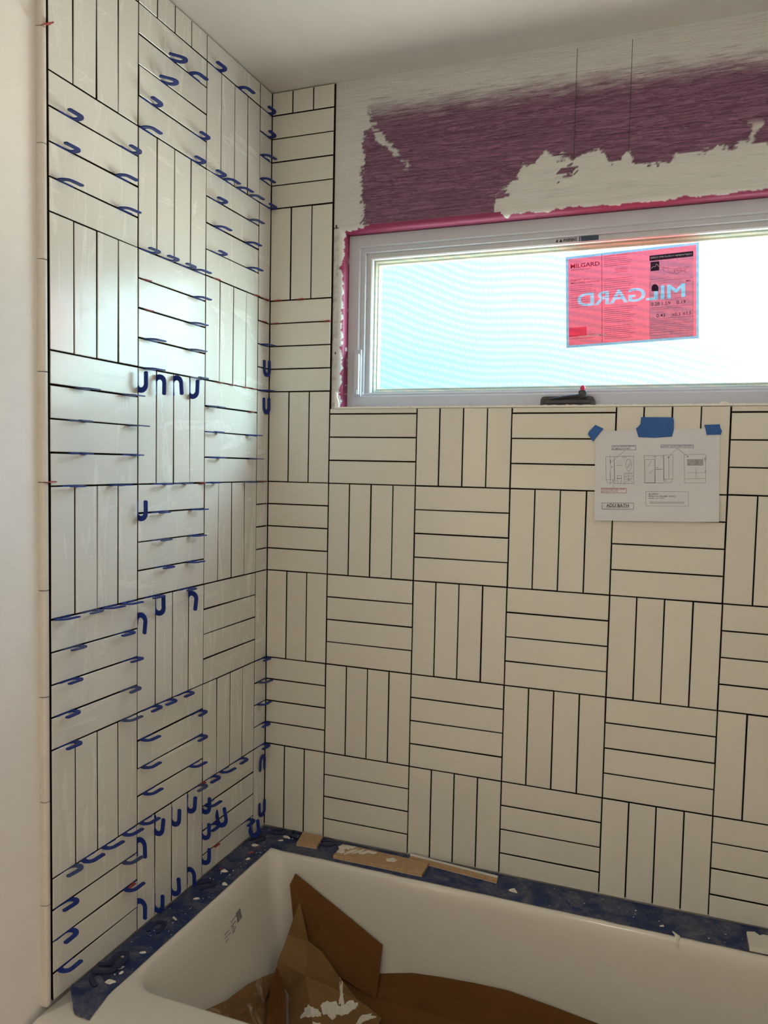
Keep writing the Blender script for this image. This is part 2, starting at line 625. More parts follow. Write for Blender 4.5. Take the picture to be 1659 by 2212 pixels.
def tile_me(w_, h_, mat):
    k = (round(w_, 4), round(h_, 4), mat)
    if k not in _tm:
        c = 0.0011
        a, b = w_ / 2, h_ / 2
        V = [(-a, TH, -b), (a, TH, -b), (a, TH, b), (-a, TH, b), (-a, c, -b), (a, c, -b), (a, c, b), (-a, c, b),
             (-a + c, 0, -b + c), (a - c, 0, -b + c), (a - c, 0, b - c), (-a + c, 0, b - c)]
        F = [(0, 3, 2, 1), (8, 9, 10, 11)]
        for i in range(4):
            j = (i + 1) % 4
            F += [(i, j, 4 + j, 4 + i), (4 + i, 4 + j, 8 + j, 8 + i)]
        _tm[k] = mesh('tile', V, F, mat, obj=False)
        _tm[k].materials.append(MT['mortar'])      # sides and back are caked with dark mortar
        for i_ in [0] + list(range(2, 10, 2)):
            _tm[k].polygons[i_].material_index = 1
    return _tm[k]


def put_tile(wall, side, u0, u1, v0, v1):
    w_, h_ = u1 - u0 - G, v1 - v0 - G
    if w_ < 0.004 or h_ < 0.004:
        return
    o = bpy.data.objects.new('tile', tile_me(w_, h_, 'tile_side' if side else 'tile_back'))
    dz = random.gauss(0, 0.00025)
    uc, vc = (u0 + u1) / 2 + random.gauss(0, 0.0002), (v0 + v1) / 2 + random.gauss(0, 0.0002)
    rx, rz = random.gauss(0, 0.004), random.gauss(0, 0.004)
    if side:
        o.location = (min(dz, 0.0006), -uc, vc)
        o.rotation_euler = (rx * 0.4, rx * 0.6, math.radians(90) + rz * 0.6)
    else:
        o.location = (uc, max(dz, -0.0006) * 1, vc)
        o.rotation_euler = (rx * 0.6, rx * 0.3, rz * 0.6)
    link(o, wall)


def tile_wall(wall, side, first, umax, vmin, vmaxf):
    """basket blocks: four upright tiles, four level tiles, alternating"""
    for k in range(0, 8):
        cu0 = 0.0 if k == 0 else first + (k - 1) * M
        cu1 = first + k * M
        if cu0 >= umax - 0.003:
            break
        vmax = vmaxf(k)
        for r in range(-4, 5):
            z0, z1 = r * M, (r + 1) * M
            if z0 >= vmax:
                continue
            if (k + r) % 2 == 0:
                n = 4 if k else round(first / Q)
                for i in range(n):
                    a, b = cu0 + i * Q, cu0 + (i + 1) * Q
                    b = min(b, umax)
                    if a < umax - 0.004:
                        put_tile(wall, side, a, b, max(z0, vmin), min(z1, vmax))
            else:
                for i in range(4):
                    a, b = max(z0 + i * Q, vmin), min(z0 + (i + 1) * Q, vmax)
                    if b - a > 0.005:
                        put_tile(wall, side, cu0, min(cu1, umax), a, b)


tile_wall(wall_left, True, Q, 0.838, RIM + 0.002, lambda k: CEIL - 0.001)
tile_wall(wall_back, False, 3 * Q, XR, RIM + 0.002, lambda k: CEIL - 0.001 if k == 0 else SILL)

# ---- pencil trim along the free edge of the left tiles
tj = [RIM + 0.001, -0.816, -0.61, -0.404, -0.198, 0.008, 0.215, 0.422, 0.632, 0.840, 1.046, CEIL - 0.001]
prof = []
for i in range(9):
    a = math.pi * i / 8
    prof.append((-0.8465 + 0.0075 * math.cos(a), -0.003 + 0.0055 * math.sin(a)))
prof = [(-0.839, DW)] + prof + [(-0.854, DW)]
for a, b in zip(tj[:-1], tj[1:]):
    V, F = prism([(x, y) for y, x in prof], a + 0.0009, b - 0.0009, 'z')
    mesh('pencil_trim', V, F, 'trim', wall_left, smooth=False)

# ---- purple board above the window with skim mud, corner bead and reveals
zb_pts = [(0.640, 0.700), (0.646, 0.755), (0.675, 0.772), (0.700, 0.792), (0.715, 0.815), (0.745, 0.826), (0.771, 0.852), (0.80, 0.822), (0.84, 0.817), (0.90, 0.834), (0.915, 0.82), (0.93, 0.791),
          (0.950, 0.795), (0.965, 0.826), (0.975, 0.81), (0.987, 0.788), (1.05, 0.792), (1.10, 0.797), (1.222, 0.806), (1.27, 0.800), (1.53, 0.805)]


def mud_flat(x, z):
    n1 = nz(x * 30, 1.3, z * 30)
    n2 = nz(x * 14, 5.1, z * 130, 3)
    n3 = nz(x * 120, 9.0, z * 160, 3)
    # feathered top coat
    t = z - (1.022 - 0.014 * (x - 0.3))
    m = sst((t + 0.060 + 0.020 * n2 + 0.006 * n3) / 0.078)
    m = max(m, sst((0.281 + 0.009 * n1 + 0.010 * n3 + (0.018 if z > 0.93 else 0.0) * sst((z - 0.93) / 0.05) - x) / 0.004))
    # skim coat over the window
    if x > 0.640:
        zb = float(np.interp(x, [p[0] for p in zb_pts], [p[1] for p in zb_pts]))
        s = sst((zb + 0.012 * n1 + 0.008 * n2 - z) / 0.004)
        hole = sst(1 - abs(x - 0.828) / 0.055) * sst(1 - abs(z - 0.787) / 0.028)
        if hole > 0 and hole + 0.55 * n2 + 0.25 * n3 > 0.62:
            s = 0
        hole = sst(1 - abs(x - 0.662) / 0.03) * sst(1 - abs(z - 0.745) / 0.03)
        if hole > 0 and hole + 0.7 * n2 + 0.2 * n3 > 0.7:
            s = 0
        m = max(m, s)
    # smears
    d = Vector((0.411 - 0.300, 0.846 - 0.962)); L = d.length; d /= L
    q = Vector((x - 0.300, z - 0.962)); a = q.dot(d) / L; b = abs(q.x * d.y - q.y * d.x)
    if -0.05 < a < 1.05:
        wd = 0.010 * (1.15 - a)
        m = max(m, 0.9 * sst((wd + 0.011 * n1 + 0.012 * n2 - b) / 0.004))
    if 1.225 < x < 1.265 and 0.78 < z < 0.88:
        m = max(m, 0.9 * sst((0.008 + 0.012 * n1 - abs(x - 1.243 - 0.2 * (z - 0.84))) / 0.004) * sst((0.86 - z) / 0.02))
    return m


def board_mesh(name, rows, mat, kind=None):
    """rows: list of rows of (point, normal, mud)"""
    V, F, A = [], [], []
    nr, nc = len(rows), len(rows[0])
    for row in rows:
        for p, nrm, m in row:
            V.append(tuple(Vector(p) + Vector(nrm) * (0.0011 * m)))
            A.append(m)
    for i in range(nr - 1):
        for j in range(nc - 1):
            F.append((i * nc + j, i * nc + j + 1, (i + 1) * nc + j + 1, (i + 1) * nc + j))
    o = mesh(name, V, F, mat, wall_back, smooth=True)
    at = o.data.attributes.new('mud', 'FLOAT', 'POINT')
    at.data.foreach_set('value', A)
    return o


st = 0.0032
xs = np.arange(TX - 0.001, XR + 0.001, st)
zs = np.arange(0.705, CEIL + 0.001, st)
rows = []
for z in zs:
    rows.append([((x, DB, z), (0, -1, 0), mud_flat(x, z)) for x in xs])
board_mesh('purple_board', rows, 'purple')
# strip left of the window
rows = []
for z in np.arange(SILL - 0.006, 0.7062, 0.004):
    rows.append([((x, DB, z), (0, -1, 0), 1.0 - 0.25 * sst(3 * nz(x * 60, 3, z * 60) - 0.6)) for x in np.linspace(TX - 0.001, 0.209, 7)])
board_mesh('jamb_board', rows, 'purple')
# rounded corner beads and the reveals behind them
RB = 0.015
arc = [math.pi / 2 * i / 10 for i in range(11)]
rows = []
for z in np.arange(SILL - 0.006, 0.7062, 0.0025):
    row = []
    edge = 0.50 + 0.32 * nz(z * 55, 2.0, 0.3) + 0.25 * nz(z * 13, 7.0) + 0.5 * sst((z - 0.66) / 0.04)
    for i, a in enumerate(arc):
        row.append(((0.209 + RB * math.sin(a), DB + RB * (1 - math.cos(a)), z), (math.sin(a), -math.cos(a), 0), sst((edge - i / 10) / 0.06)))
    for y in (0.035, 0.05, 0.075):
        row.append(((WX0, y, z), (1, 0, 0), 0.75 * sst(6 * (nz(y * 60, z * 22, 4.0) - 0.42))))
    rows.append(row)
board_mesh('corner_bead', rows, 'pink')
rows = []
for x in np.arange(0.212, XR - 0.09, 0.0025):
    row = []
    n = nz(x * 45, 8.0, 0.3)
    if x < 0.31:
        edge = 0.75 - (x - 0.22) * 7.5 + 0.25 * n
    elif x > 0.66:
        edge = 0.34 + 0.16 * nz(x * 24, 6.1, 2.0) + 0.10 * n + 0.30 * nz(x * 7, 3.3) + 0.6 * sst(1 - abs(x - 0.675) / 0.012)
    else:
        edge = -0.2
    for i, a in enumerate(arc):
        row.append(((x, DB + RB * (1 - math.cos(a)), 0.705 - RB * math.sin(a)), (0, -math.cos(a), -math.sin(a)), sst((edge - i / 10) / 0.06)))
    for y in (0.035, 0.05, 0.075):
        row.append(((x, y, 0.690), (0, 0, -1), 0.0))
    rows.append(row)
board_mesh('corner_bead', rows, 'pink')
# white broken board edge under the window
V, F = [], []
xe = np.arange(0.2085, 1.45, 0.006)
for i, x in enumerate(xe):
    zt = 0.2125 + 0.0022 * nz(x * 60, 1.0) + (0.004 if abs(x - 1.205) < 0.008 else 0)
    yf = -0.0012 + 0.0012 * nz(x * 80, 4.0)
    V += [(x, yf, 0.2075), (x, yf, zt), (x, 0.045, 0.2130), (x, 0.045, 0.2075)]
for i in range(len(xe) - 1):
    for a in range(4):
        b = (a + 1) % 4
        F.append((i * 4 + a, i * 4 + b, (i + 1) * 4 + b, (i + 1) * 4 + a))
F += [(0, 1, 2, 3), tuple(len(V) - 4 + k for k in range(4))[::-1]]
mesh('sill_edge', V, F, 'edge', wall_back)
# ragged lump of plaster at the foot of the left jamb, pencil lines, a nail hole
out = [(0.2065, 0.213), (0.214, 0.211), (0.219, 0.216), (0.217, 0.228), (0.2125, 0.240), (0.213, 0.252), (0.208, 0.256), (0.205, 0.245), (0.2065, 0.230)]
mesh('plaster_lump', *prism(out, 0.003, DB, 'y'), 'edge', wall_back)
for x in (0.8395, 0.9685):
    mesh('pencil_line', *box(x - 0.0006, x + 0.0006, DB - 0.0016, DB, 0.815, 1.079), 'pencil', wall_back)
mesh('nail_hole', *prism([(0.2005 + 0.0028 * math.cos(t), 0.7085 + 0.0045 * math.sin(t)) for t in np.linspace(0, 2 * math.pi, 11)[:-1]], DB - 0.0016, DB, 'y'), 'pencil', wall_back)
mesh('nail_hole', *prism([(0.2035 + 0.0020 * math.cos(t), 0.362 + 0.004 * math.sin(t)) for t in np.linspace(0, 2 * math.pi, 11)[:-1]], DB - 0.0016, DB, 'y'), 'pencil', wall_back)

# ------------------------------------------------------------------ window
win = empty('window_1', (0.8245, 0.05, 0.2135))
tag(win, 'white vinyl window over the bathtub', kind='structure')
IN = 0.001
mesh('window_frame', *ring_frame(WX0 + IN, WX1 - IN, 0.2135, WZ1 - IN, 0.046, 0.125, 0.034, 0.004), 'vinyl', win)
mesh('window_frame_step', *ring_frame(WX0 + IN + 0.0325, WX1 - IN - 0.0325, 0.2135 + 0.0245, WZ1 - IN - 0.0325, 0.052, 0.12, 0.0155, 0.002), 'vinyl', win)
sf = ring_frame(0.273, 1.376, 0.2405, 0.641, 0.060, 0.074, 0.016, 0.003)
mesh('screen_frame', *sf, 'sash', win)
mesh('sash', *ring_frame(0.268, 1.381, 0.236, 0.646, 0.080, 0.115, 0.028, 0.004), 'bead', win)
mesh('glazing_bead', *ring_frame(0.295, 1.354, 0.2635, 0.6185, 0.086, 0.093, 0.006, 0.002), 'bead', win)
mesh('insect_screen', [(0.288, 0.068, 0.255), (1.361, 0.068, 0.255), (1.361, 0.068, 0.626), (0.288, 0.068, 0.626)], [(0, 1, 2, 3)], 'screen', win)
mesh('glass_pane', *box(0.29, 1.36, 0.095, 0.099, 0.258, 0.624), 'glass', win)
# small pull tab on the lower rail of the screen
mesh('pull_tab', *box(0.435, 0.470, 0.0575, 0.061, 0.2455, 0.2475), 'whiteprint', win)
for (cx, cz) in ((0.262, 0.2415),):
    mesh('corner_key', *box(cx - 0.009, cx + 0.009, 0.0495, 0.054, cz - 0.003, cz + 0.017, 0.001), 'vinyl', win)
# latch lever on the left jamb of the frame
lock = mesh('latch', *box(0.2475, 0.2685, 0.040, 0.047, 0.2435, 0.3745, 0.0025), 'vinyl', win)
mesh('latch_lever', *join(box(0.2505, 0.2650, 0.031, 0.0405, 0.2475, 0.362, 0.003), box(0.2535, 0.262, 0.0285, 0.032, 0.248, 0.262, 0.001)), 'vinyl', lock)
# crank operator on the sill
op = [(0.774, 0.2145), (0.7745, 0.229), (0.778, 0.2345), (0.785, 0.236), (0.898, 0.236), (0.905, 0.2335), (0.908, 0.227), (0.908, 0.2145)]
oper = mesh('crank_operator', *prism(op, 0.022, 0.047, 'y'), 'black', win)
mesh('crank_cover', *box(0.783, 0.899, 0.017, 0.0225, 0.2165, 0.2285, 0.0025), 'black', oper)
cr = mesh('crank_handle', *join(tube([(0.800, 0.0175, 0.2285), (0.835, 0.015, 0.2335), (0.865, 0.0145, 0.236), (0.879, 0.0145, 0.238)], [0.0028, 0.0034, 0.004, 0.0045]),
                                box(0.869, 0.8885, 0.012, 0.030, 0.230, 0.250, 0.004)), 'black', oper, smooth=False)
mesh('crank_knob', *tube([(0.879, 0.020, 0.249), (0.879, 0.020, 0.2525), (0.879, 0.020, 0.257), (0.879, 0.020, 0.2605), (0.879, 0.020, 0.2625)], [0.0048, 0.0066, 0.0068, 0.0052, 0.0022], 12), 'redcap', cr if False else oper, smooth=True)
# warning label on the head of the frame


def wy(y):
    return lambda u, v: (u, y, v)


LZ, LY = 0.6300, 0.0592
tag(mesh('warning_word', *text_mesh('WARNING', 0.8120, 0.8465, LZ, LZ + 0.0085, wy(LY), 0.03), 'ink', win), kind='stuff')
mesh('warning_flame', [(0.7945, LY, LZ), (0.7985, LY, LZ), (0.7993, LY, LZ + 0.004), (0.7980, LY, LZ + 0.010), (0.7968, LY, LZ + 0.005), (0.7950, LY, LZ + 0.006)], [(0, 1, 2, 3, 4, 5)], 'ink', win)
mesh('warning_triangle', [(0.8025, LY, LZ), (0.8110, LY, LZ), (0.80675, LY, LZ + 0.0085)], [(0, 1, 2)], 'ink', win)
mesh('warning_bar', *box(0.8520, 0.8545, LY - 0.0004, LY + 0.001, LZ - 0.0015, LZ + 0.0100), 'bluelabel', win)
mesh('warning_block', *box(0.8570, 0.9000, LY - 0.0004, LY + 0.001, LZ - 0.0015, LZ + 0.0100), 'bluelabel', win)

# ---- translucent red paper on the inside of the glass
stk = empty('window_sticker', (0.98, 0.094, 0.37))
tag(stk, 'translucent red maker sticker with mirrored white lettering on the window glass', 'sticker')
SW, SH = 0.3205, 0.2335
SO, SA = Vector((0.8150, 0, 0.6005)), math.radians(2.3)


def sfn(y):
    def f(u, v):  # u to the right, v downwards from the top left corner
        return (SO.x + u * math.cos(SA) + v * math.sin(SA), y, SO.z + u * math.sin(SA) - v * math.cos(SA))
    return f


def sc(cx, cy):   # measured positions on the sheet -> u, v
    fr = (cx - 75) / 1485
    return fr * SW, (cy - (275 - 170 * fr)) / (1010 + 60 * fr) * SH


def srect(cx0, cy0, cx1, cy1, y):
    f = sfn(y)
    u0, v0 = sc(cx0, cy0); u1, _ = sc(cx1, cy1)
    _, v1 = sc(cx0, cy1 + 0.1145 * (cx1 - cx0))
    return [f(u0, v0), f(u1, v0), f(u1, v1), f(u0, v1)], [(3, 2, 1, 0)]


def quad(u0, v0, u1, v1, y):
    f = sfn(y)
    return [f(u0, v0), f(u1, v0), f(u1, v1), f(u0, v1)], [(3, 2, 1, 0)]


# red sheet with the letters cut out: the sheet and the letter outlines are triangulated together
from mathutils.geometry import delaunay_2d_cdt
LU0, LU1, LV0, LV1 = 0.0285, 0.289, 0.1305, 0.096
bw = 0.0062
lv, lf = text_mesh('MILGARD', LU0, LU1, LV0, LV1, lambda u, v: (u, v), 0.022, True)
cnt = {}
for p in lf:
    for i in range(len(p)):
        k = tuple(sorted((p[i], p[(i + 1) % len(p)])))
        cnt[k] = cnt.get(k, 0) + 1
bed = [k for k, c in cnt.items() if c == 1]
pts = [Vector(p) for p in lv] + [Vector(p) for p in ((bw, bw), (SW - bw, bw), (SW - bw, SH - bw), (bw, SH - bw))]
n0 = len(lv)
res = delaunay_2d_cdt(pts, bed + [(n0, n0 + 1), (n0 + 1, n0 + 2), (n0 + 2, n0 + 3), (n0 + 3, n0)], [], 0, 1e-7)


def in_letter(x, y):
    c = False
    for i, j in bed:
        (xa, ya), (xb, yb) = lv[i], lv[j]
        if (ya > y) != (yb > y) and x < (xb - xa) * (y - ya) / (yb - ya) + xa:
            c = not c
    return c


f = sfn(0.0944)
rf, lf2 = [], []
for t in res[2]:
    cxy = sum((res[0][i] for i in t), Vector((0, 0))) / len(t)
    (lf2 if in_letter(cxy.x, cxy.y) else rf).append(tuple(t))
allv = [f(p.x, p.y) for p in res[0]]
film = mesh('red_film', allv, rf, 'st_red', stk)
# one part for each letter: triangles that share a corner belong together
par = {}
def find(i):
    while par.setdefault(i, i) != i:
        i = par[i]
    return i
for t in lf2:
    for i in t[1:]:
        par[find(i)] = find(t[0])
let = {}
for t in lf2:
    let.setdefault(find(t[0]), []).append(t)
for ts in let.values():
    ids = sorted({i for t in ts for i in t})
    mp_ = {i: k for k, i in enumerate(ids)}
    mesh('mirrored_letter', [allv[i] for i in ids], [tuple(mp_[i] for i in t) for t in ts], 'st_white', film)
mesh('sticker_border', *join(quad(0, 0, SW, bw, 0.0944), quad(0, SH - bw, SW, SH, 0.0944), quad(0, bw, bw, SH - bw, 0.0944), quad(SW - bw, bw, SW, SH - bw, 0.0944)), 'st_border', stk)
panel = mesh('rating_panel', *srect(1030, 255, 1500, 1140, 0.0938), 'st_panel', stk)
f = sfn(0.0935)


def st_text(s, cx0, cy0, cx1, hgt, bold=0.0, y=0.0935, mirror=False):
    """letters from the measured left end of the baseline (cx0, cy0) to cx1, hgt tall"""
    ff = sfn(y)
    u0, v0 = sc(cx0, cy0); u1, _ = sc(cx1, cy0)
    return text_mesh(s, u0, u1, v0, v0 - hgt / 1030 * SH, ff, bold, mirror)


mesh('maker_name_print', *st_text('MILGARD', 133, 402, 468, 48, 0.014), 'st_ink', film)
for args in (('WINDOWS AND DOORS', 135, 427, 375, 11, 0.01), ('Register your', 135, 546, 360, 24, 0.004), ('MILGARD warranty', 135, 582, 465, 26, 0.004)):
    tag(mesh('text_print', *st_text(*args), 'st_ink', film), kind='stuff')
random.seed(3)
ln = []


def textlines(cx0, cx1, y0, y1, n, short=0.75):
    for i in range(n):
        cy = y0 + (y1 - y0) * i / max(1, n - 1)
        u0, v0 = sc(cx0, cy); u1, v1 = sc(cx1, cy - (cx1 - cx0) * 0.115)
        v1 = v0
        u = u0
        end = u0 + (u1 - u0) * random.uniform(short, 1)
        while u < end:
            wd = random.uniform(0.003, 0.011)
            ln.append([(u, v0), (min(u + wd, end), v0)])
            u += wd + 0.0016


textlines(135, 440, 600, 690, 5)
textlines(135, 340, 735, 835, 5)
textlines(525, 850, 290, 375, 5)
textlines(640, 790, 405, 440, 3)
textlines(525, 900, 520, 610, 5)
textlines(525, 900, 640, 720, 4, 0.6)
textlines(525, 900, 840, 1000, 8)
textlines(525, 900, 1045, 1180, 7)
textlines(110, 480, 1150, 1185, 2)
tag(mesh('text_print', *strokes(ln, 0.0012, sfn(0.0936)), 'st_text', film), kind='stuff')
tag(mesh('text_print', *st_text('Important information', 525, 274, 800, 15, 0.01), 'st_ink', film), kind='stuff')
mesh('fold_line', *srect(491, 232, 496, 1215, 0.0934), 'st_ink', film)
mesh('red_block', *srect(108, 1062, 315, 1140, 0.0936), 'st_bar', film)
mesh('mirrored_tagline', *st_text('BY MITER BRANDS', 222, 1166, 540, 20, 0.02, 0.0933, True), 'whiteprint', film)
mesh('panel_heading', *srect(1028, 258, 1500, 262, 0.0933), 'st_dark', panel)
mesh('heading_text', *st_text('ENERGY STAR Certified in Highlighted Regions', 1042, 296, 1485, 22, 0.01, 0.0930), 'whiteprint', panel)
mesh('energy_mark', *srect(1040, 328, 1135, 418, 0.0933), 'st_dark', panel)
u0, v0 = sc(1050, 395); u1, v1 = sc(1128, 345)
wave = [[(u0, v0), (u0 + 0.25 * (u1 - u0), v0 - 0.4 * (v0 - v1)), (u0 + 0.5 * (u1 - u0), v0 - 0.2 * (v0 - v1)), (u0 + 0.72 * (u1 - u0), v1), (u1, v0 - 0.3 * (v0 - v1))]]
mesh('energy_mark_swash', *strokes(wave, 0.0012, sfn(0.0930)), 'whiteprint', panel)
arcp = [sc(1060 + 65 * i / 8, 0.0 + 640 - 62 * math.sin(math.pi * i / 8)) for i in range(9)]
body = [sc(1050, 650)] + [sc(1088 - 38 * math.cos(math.pi * i / 8), 612 - 40 * math.sin(math.pi * i / 8)) for i in range(9)] + [sc(1126, 650)]
ff = sfn(0.0933)
mesh('council_mark', [ff(*p) for p in body], [tuple(range(len(body)))], 'st_dark', panel)
disc = [sc(1088 + 25 * math.cos(t), 612 + 25 * math.sin(t)) for t in np.linspace(0, 2 * math.pi, 15)[:-1]]
ff = sfn(0.0930)
mesh('council_mark_disc', [ff(*p) for p in disc], [tuple(range(len(disc)))], 'st_bar', panel)
# rating table: rules and figures
f3 = sfn(0.0932)
rules = []


def hl(cx0, cx1, cy):
    u0, v0 = sc(cx0, cy); u1, _ = sc(cx1, cy)
    rules.append([(u0, v0), (u1, v0)])


def vl(cx, cy0, cy1):
    u0, v0 = sc(cx, cy0); _, v1 = sc(cx, cy1)
    rules.append([(u0, v0), (u0, v1)])


for cy in (546, 700, 842, 965, 1030, 1120, 1145):
    hl(1030, 1498, cy)
vl(1030, 546, 1145); vl(1498, 520, 1110); vl(1255, 780, 842 - 15); vl(1262, 880, 945); vl(1380, 880, 935); vl(1262, 1105, 1130); vl(1150, 560, 690)
mesh('table_rules', *strokes(rules, 0.0005, f3), 'st_grey', panel)
for args in (('0.28', 1045, 815, 1138), ('1.59', 1165, 806, 1252), ('0.19', 1322, 793, 1418), ('0.43', 1103, 943, 1198), ('\u22640.3', 1272, 930, 1362), ('\u22641.5', 1388, 918, 1480)):
    tag(mesh('table_figure', *st_text(*args, 36, 0.008), 'st_grey', panel), kind='stuff')
tag(mesh('table_figure', *st_text('MIL', 1428, 545, 1475, 20, 0.01), 'st_grey', panel), kind='stuff')
ln = []
textlines(1040, 1490, 985, 1020, 3); textlines(1040, 1490, 1050, 1110, 4); textlines(1160, 1300, 560, 575, 1); textlines(1090, 1230, 735, 745, 1); textlines(1300, 1440, 725, 730, 1)
textlines(1050, 1450, 858, 866, 1); textlines(1100, 1200, 885, 890, 1); textlines(1040, 1200, 522, 525, 1)
# outline of the region map
mp = [(1170, 385), (1180, 420), (1210, 438), (1250, 440), (1275, 455), (1300, 440), (1330, 462), (1345, 440), (1400, 430), (1420, 440), (1410, 410), (1440, 390), (1455, 375), (1420, 385), (1390, 400), (1350, 395), (1300, 405), (1240, 400), (1170, 385)]
ln.append([sc(*p) for p in mp])
ln += [[sc(1300, 408), sc(1300, 440)], [sc(1330, 405), sc(1335, 440)], [sc(1300, 425), sc(1400, 420)], [sc(1365, 402), sc(1368, 438)]]
tag(mesh('panel_text', *strokes(ln, 0.0009, f3), 'st_text', panel), kind='stuff')

# ------------------------------------------------------------------ bathtub


def rrect(x0, x1, y0, y1, r, n=6):
    """rounded rectangle, r = radii at (x0,y0),(x1,y0),(x1,y1),(x0,y1)"""
    out = []
    for (cx, cy, a0, rr) in ((x0 + r[0], y0 + r[0], 180, r[0]), (x1 - r[1], y0 + r[1], 270, r[1]), (x1 - r[2], y1 - r[2], 0, r[2]), (x0 + r[3], y1 - r[3], 90, r[3])):
        for i in range(n + 1):
            a = math.radians(a0 + 90 * i / n)
            out.append((cx + rr * math.cos(a), cy + rr * math.sin(a)))
    return out


def loft(rings, close_last=True):
    V, F = [], []
    n = len(rings[0])
    for r in rings:
        V += r
    for i in range(len(rings) - 1):
        for k in range(n):
            F.append((i * n + k, i * n + (k + 1) % n, (i + 1) * n + (k + 1) % n, (i + 1) * n + k))
    if close_last:
        F.append(tuple(range((len(rings) - 1) * n, len(rings) * n)))
    return V, F


RZ = RIM - 0.0005   # deck height
tub = empty('bathtub', (0.765, -0.41, FLOOR))
tag(tub, 'white alcove bathtub lined with cardboard under the tiled walls', 'bathtub')
lv_ = [  # x0, x1, yfront, yback, radii, z
    (0.001, XR - 0.001, -0.902, -0.001, (0.003,) * 4, RZ - 0.030),
    (0.002, XR - 0.002, -0.900, -0.001, (0.003,) * 4, RZ - 0.012),
    (0.004, XR - 0.004, -0.892, -0.001, (0.003,) * 4, RZ - 0.003),
    (0.005, XR - 0.005, -0.880, -0.0015, (0.003,) * 4, RZ),
    (0.083, XR - 0.08, -0.742, -0.110, (0.075, 0.075, 0.030, 0.030), RZ),
    (0.090, XR - 0.087, -0.733, -0.116, (0.075, 0.075, 0.032, 0.032), RZ - 0.0035),
    (0.095, XR - 0.092, -0.727, -0.120, (0.075, 0.075, 0.035, 0.035), RZ - 0.012),
    (0.103, XR - 0.100, -0.718, -0.124, (0.08, 0.08, 0.045, 0.045), RZ - 0.045),
    (0.122, XR - 0.115, -0.705, -0.129, (0.09, 0.09, 0.06, 0.06), RZ - 0.12),
    (0.150, XR - 0.14, -0.692, -0.137, (0.10, 0.10, 0.08, 0.08), RZ - 0.22),
    (0.172, XR - 0.16, -0.680, -0.147, (0.11, 0.11, 0.09, 0.09), RZ - 0.29),
    (0.196, XR - 0.18, -0.662, -0.165, (0.12, 0.12, 0.10, 0.10), RZ - 0.335),
    (0.232, XR - 0.21, -0.632, -0.195, (0.12, 0.12, 0.11, 0.11), RZ - 0.360),
    (0.29, XR - 0.26, -0.590, -0.240, (0.12, 0.12, 0.12, 0.12), RZ - 0.368)]
rings = [[(x, y, z) for x, y in rrect(a, b, c, d, r, 8)] for a, b, c, d, r, z in lv_]
mesh('basin', *loft(rings), 'tub', tub, smooth=True)
mesh('apron', *join(box(0.002, XR - 0.002, -0.892, -0.872, FLOOR, RZ - 0.022, 0.003), box(0.05, XR - 0.05, -0.896, -0.8915, FLOOR + 0.05, RZ - 0.06, 0.002)), 'tub', tub)


# printed label on the sloping head end of the basin
def tubwall(y, z):   # point on the left inner wall
    t = (RZ - z)
    x = np.interp(t, [0.0035, 0.012, 0.045, 0.12, 0.22], [0.090, 0.095, 0.103, 0.122, 0.150])
    return (float(x) + 0.0008, y, z)


lb0, lb1, lz0, lz1 = -0.392, -0.312, -1.128, -1.088


def lf_(u, v):
    y = -0.395 + u * 0.085
    return tubwall(y, -1.127 + v * 0.040 + 0.010 * (u - 0.5))


bars = []
random.seed(5)
u = 0.74
while u < 0.985:
    wd = random.uniform(0.012, 0.03)
    bars.append(([lf_(u, 0.35), lf_(u + wd, 0.35), lf_(u + wd, 0.95), lf_(u, 0.95)], [(0, 1, 2, 3)]))
    u += wd + random.uniform(0.008, 0.018)
tx = []
for (u, v, l) in ((0.42, 0.78, 0.28), (0.40, 0.55, 0.22), (0.40, 0.42, 0.14), (0.40, 0.28, 0.2), (0.40, 0.14, 0.12), (0.02, 0.55, 0.13), (0.02, 0.35, 0.1), (0.02, 0.15, 0.14), (0.20, 0.5, 0.1), (0.2, 0.3, 0.12)):
    uu = u
    while uu < u + l:
        wd = random.uniform(0.02, 0.05)
        tx.append(([lf_(uu, v), lf_(uu + wd, v), lf_(uu + wd, v + 0.07), lf_(uu, v + 0.07)], [(0, 1, 2, 3)]))
        uu += wd + 0.02
mesh('printed_barcode', *join(*bars, *tx), 'inkgrey', tub)

# ---- blue masking tape over the tub deck
def tape_strip(us, vfun, z, name, axis):
    V, F = [], []
    n = 5
    for u in us:
        v0, v1 = vfun(u)
        for k in range(n):
            v = v0 + (v1 - v0) * k / (n - 1)
            h = z + 0.0006 * (1 + nz(u * 18, v * 40, 2.0))
            V.append((u, v, h) if axis == 'x' else (v, u, h))
    for i in range(len(us) - 1):
        for k in range(n - 1):
            F.append((i * n + k, i * n + k + 1, (i + 1) * n + k + 1, (i + 1) * n + k))
    return V, F


V, F = tape_strip(np.arange(0.004, XR - 0.004, 0.02), lambda u: (-0.1125 + 0.0022 * nz(u * 9, 1), -0.0015), RZ + 0.0006, 't', 'x')
tape_b = mesh('masking_tape', *solid(V, F, 0.0003), 'tape', loc=(0.765, -0.055, RZ))
tag(tape_b, 'dirty blue masking tape along the tub deck under the window wall', 'tape', 'masking tape on the tub deck')
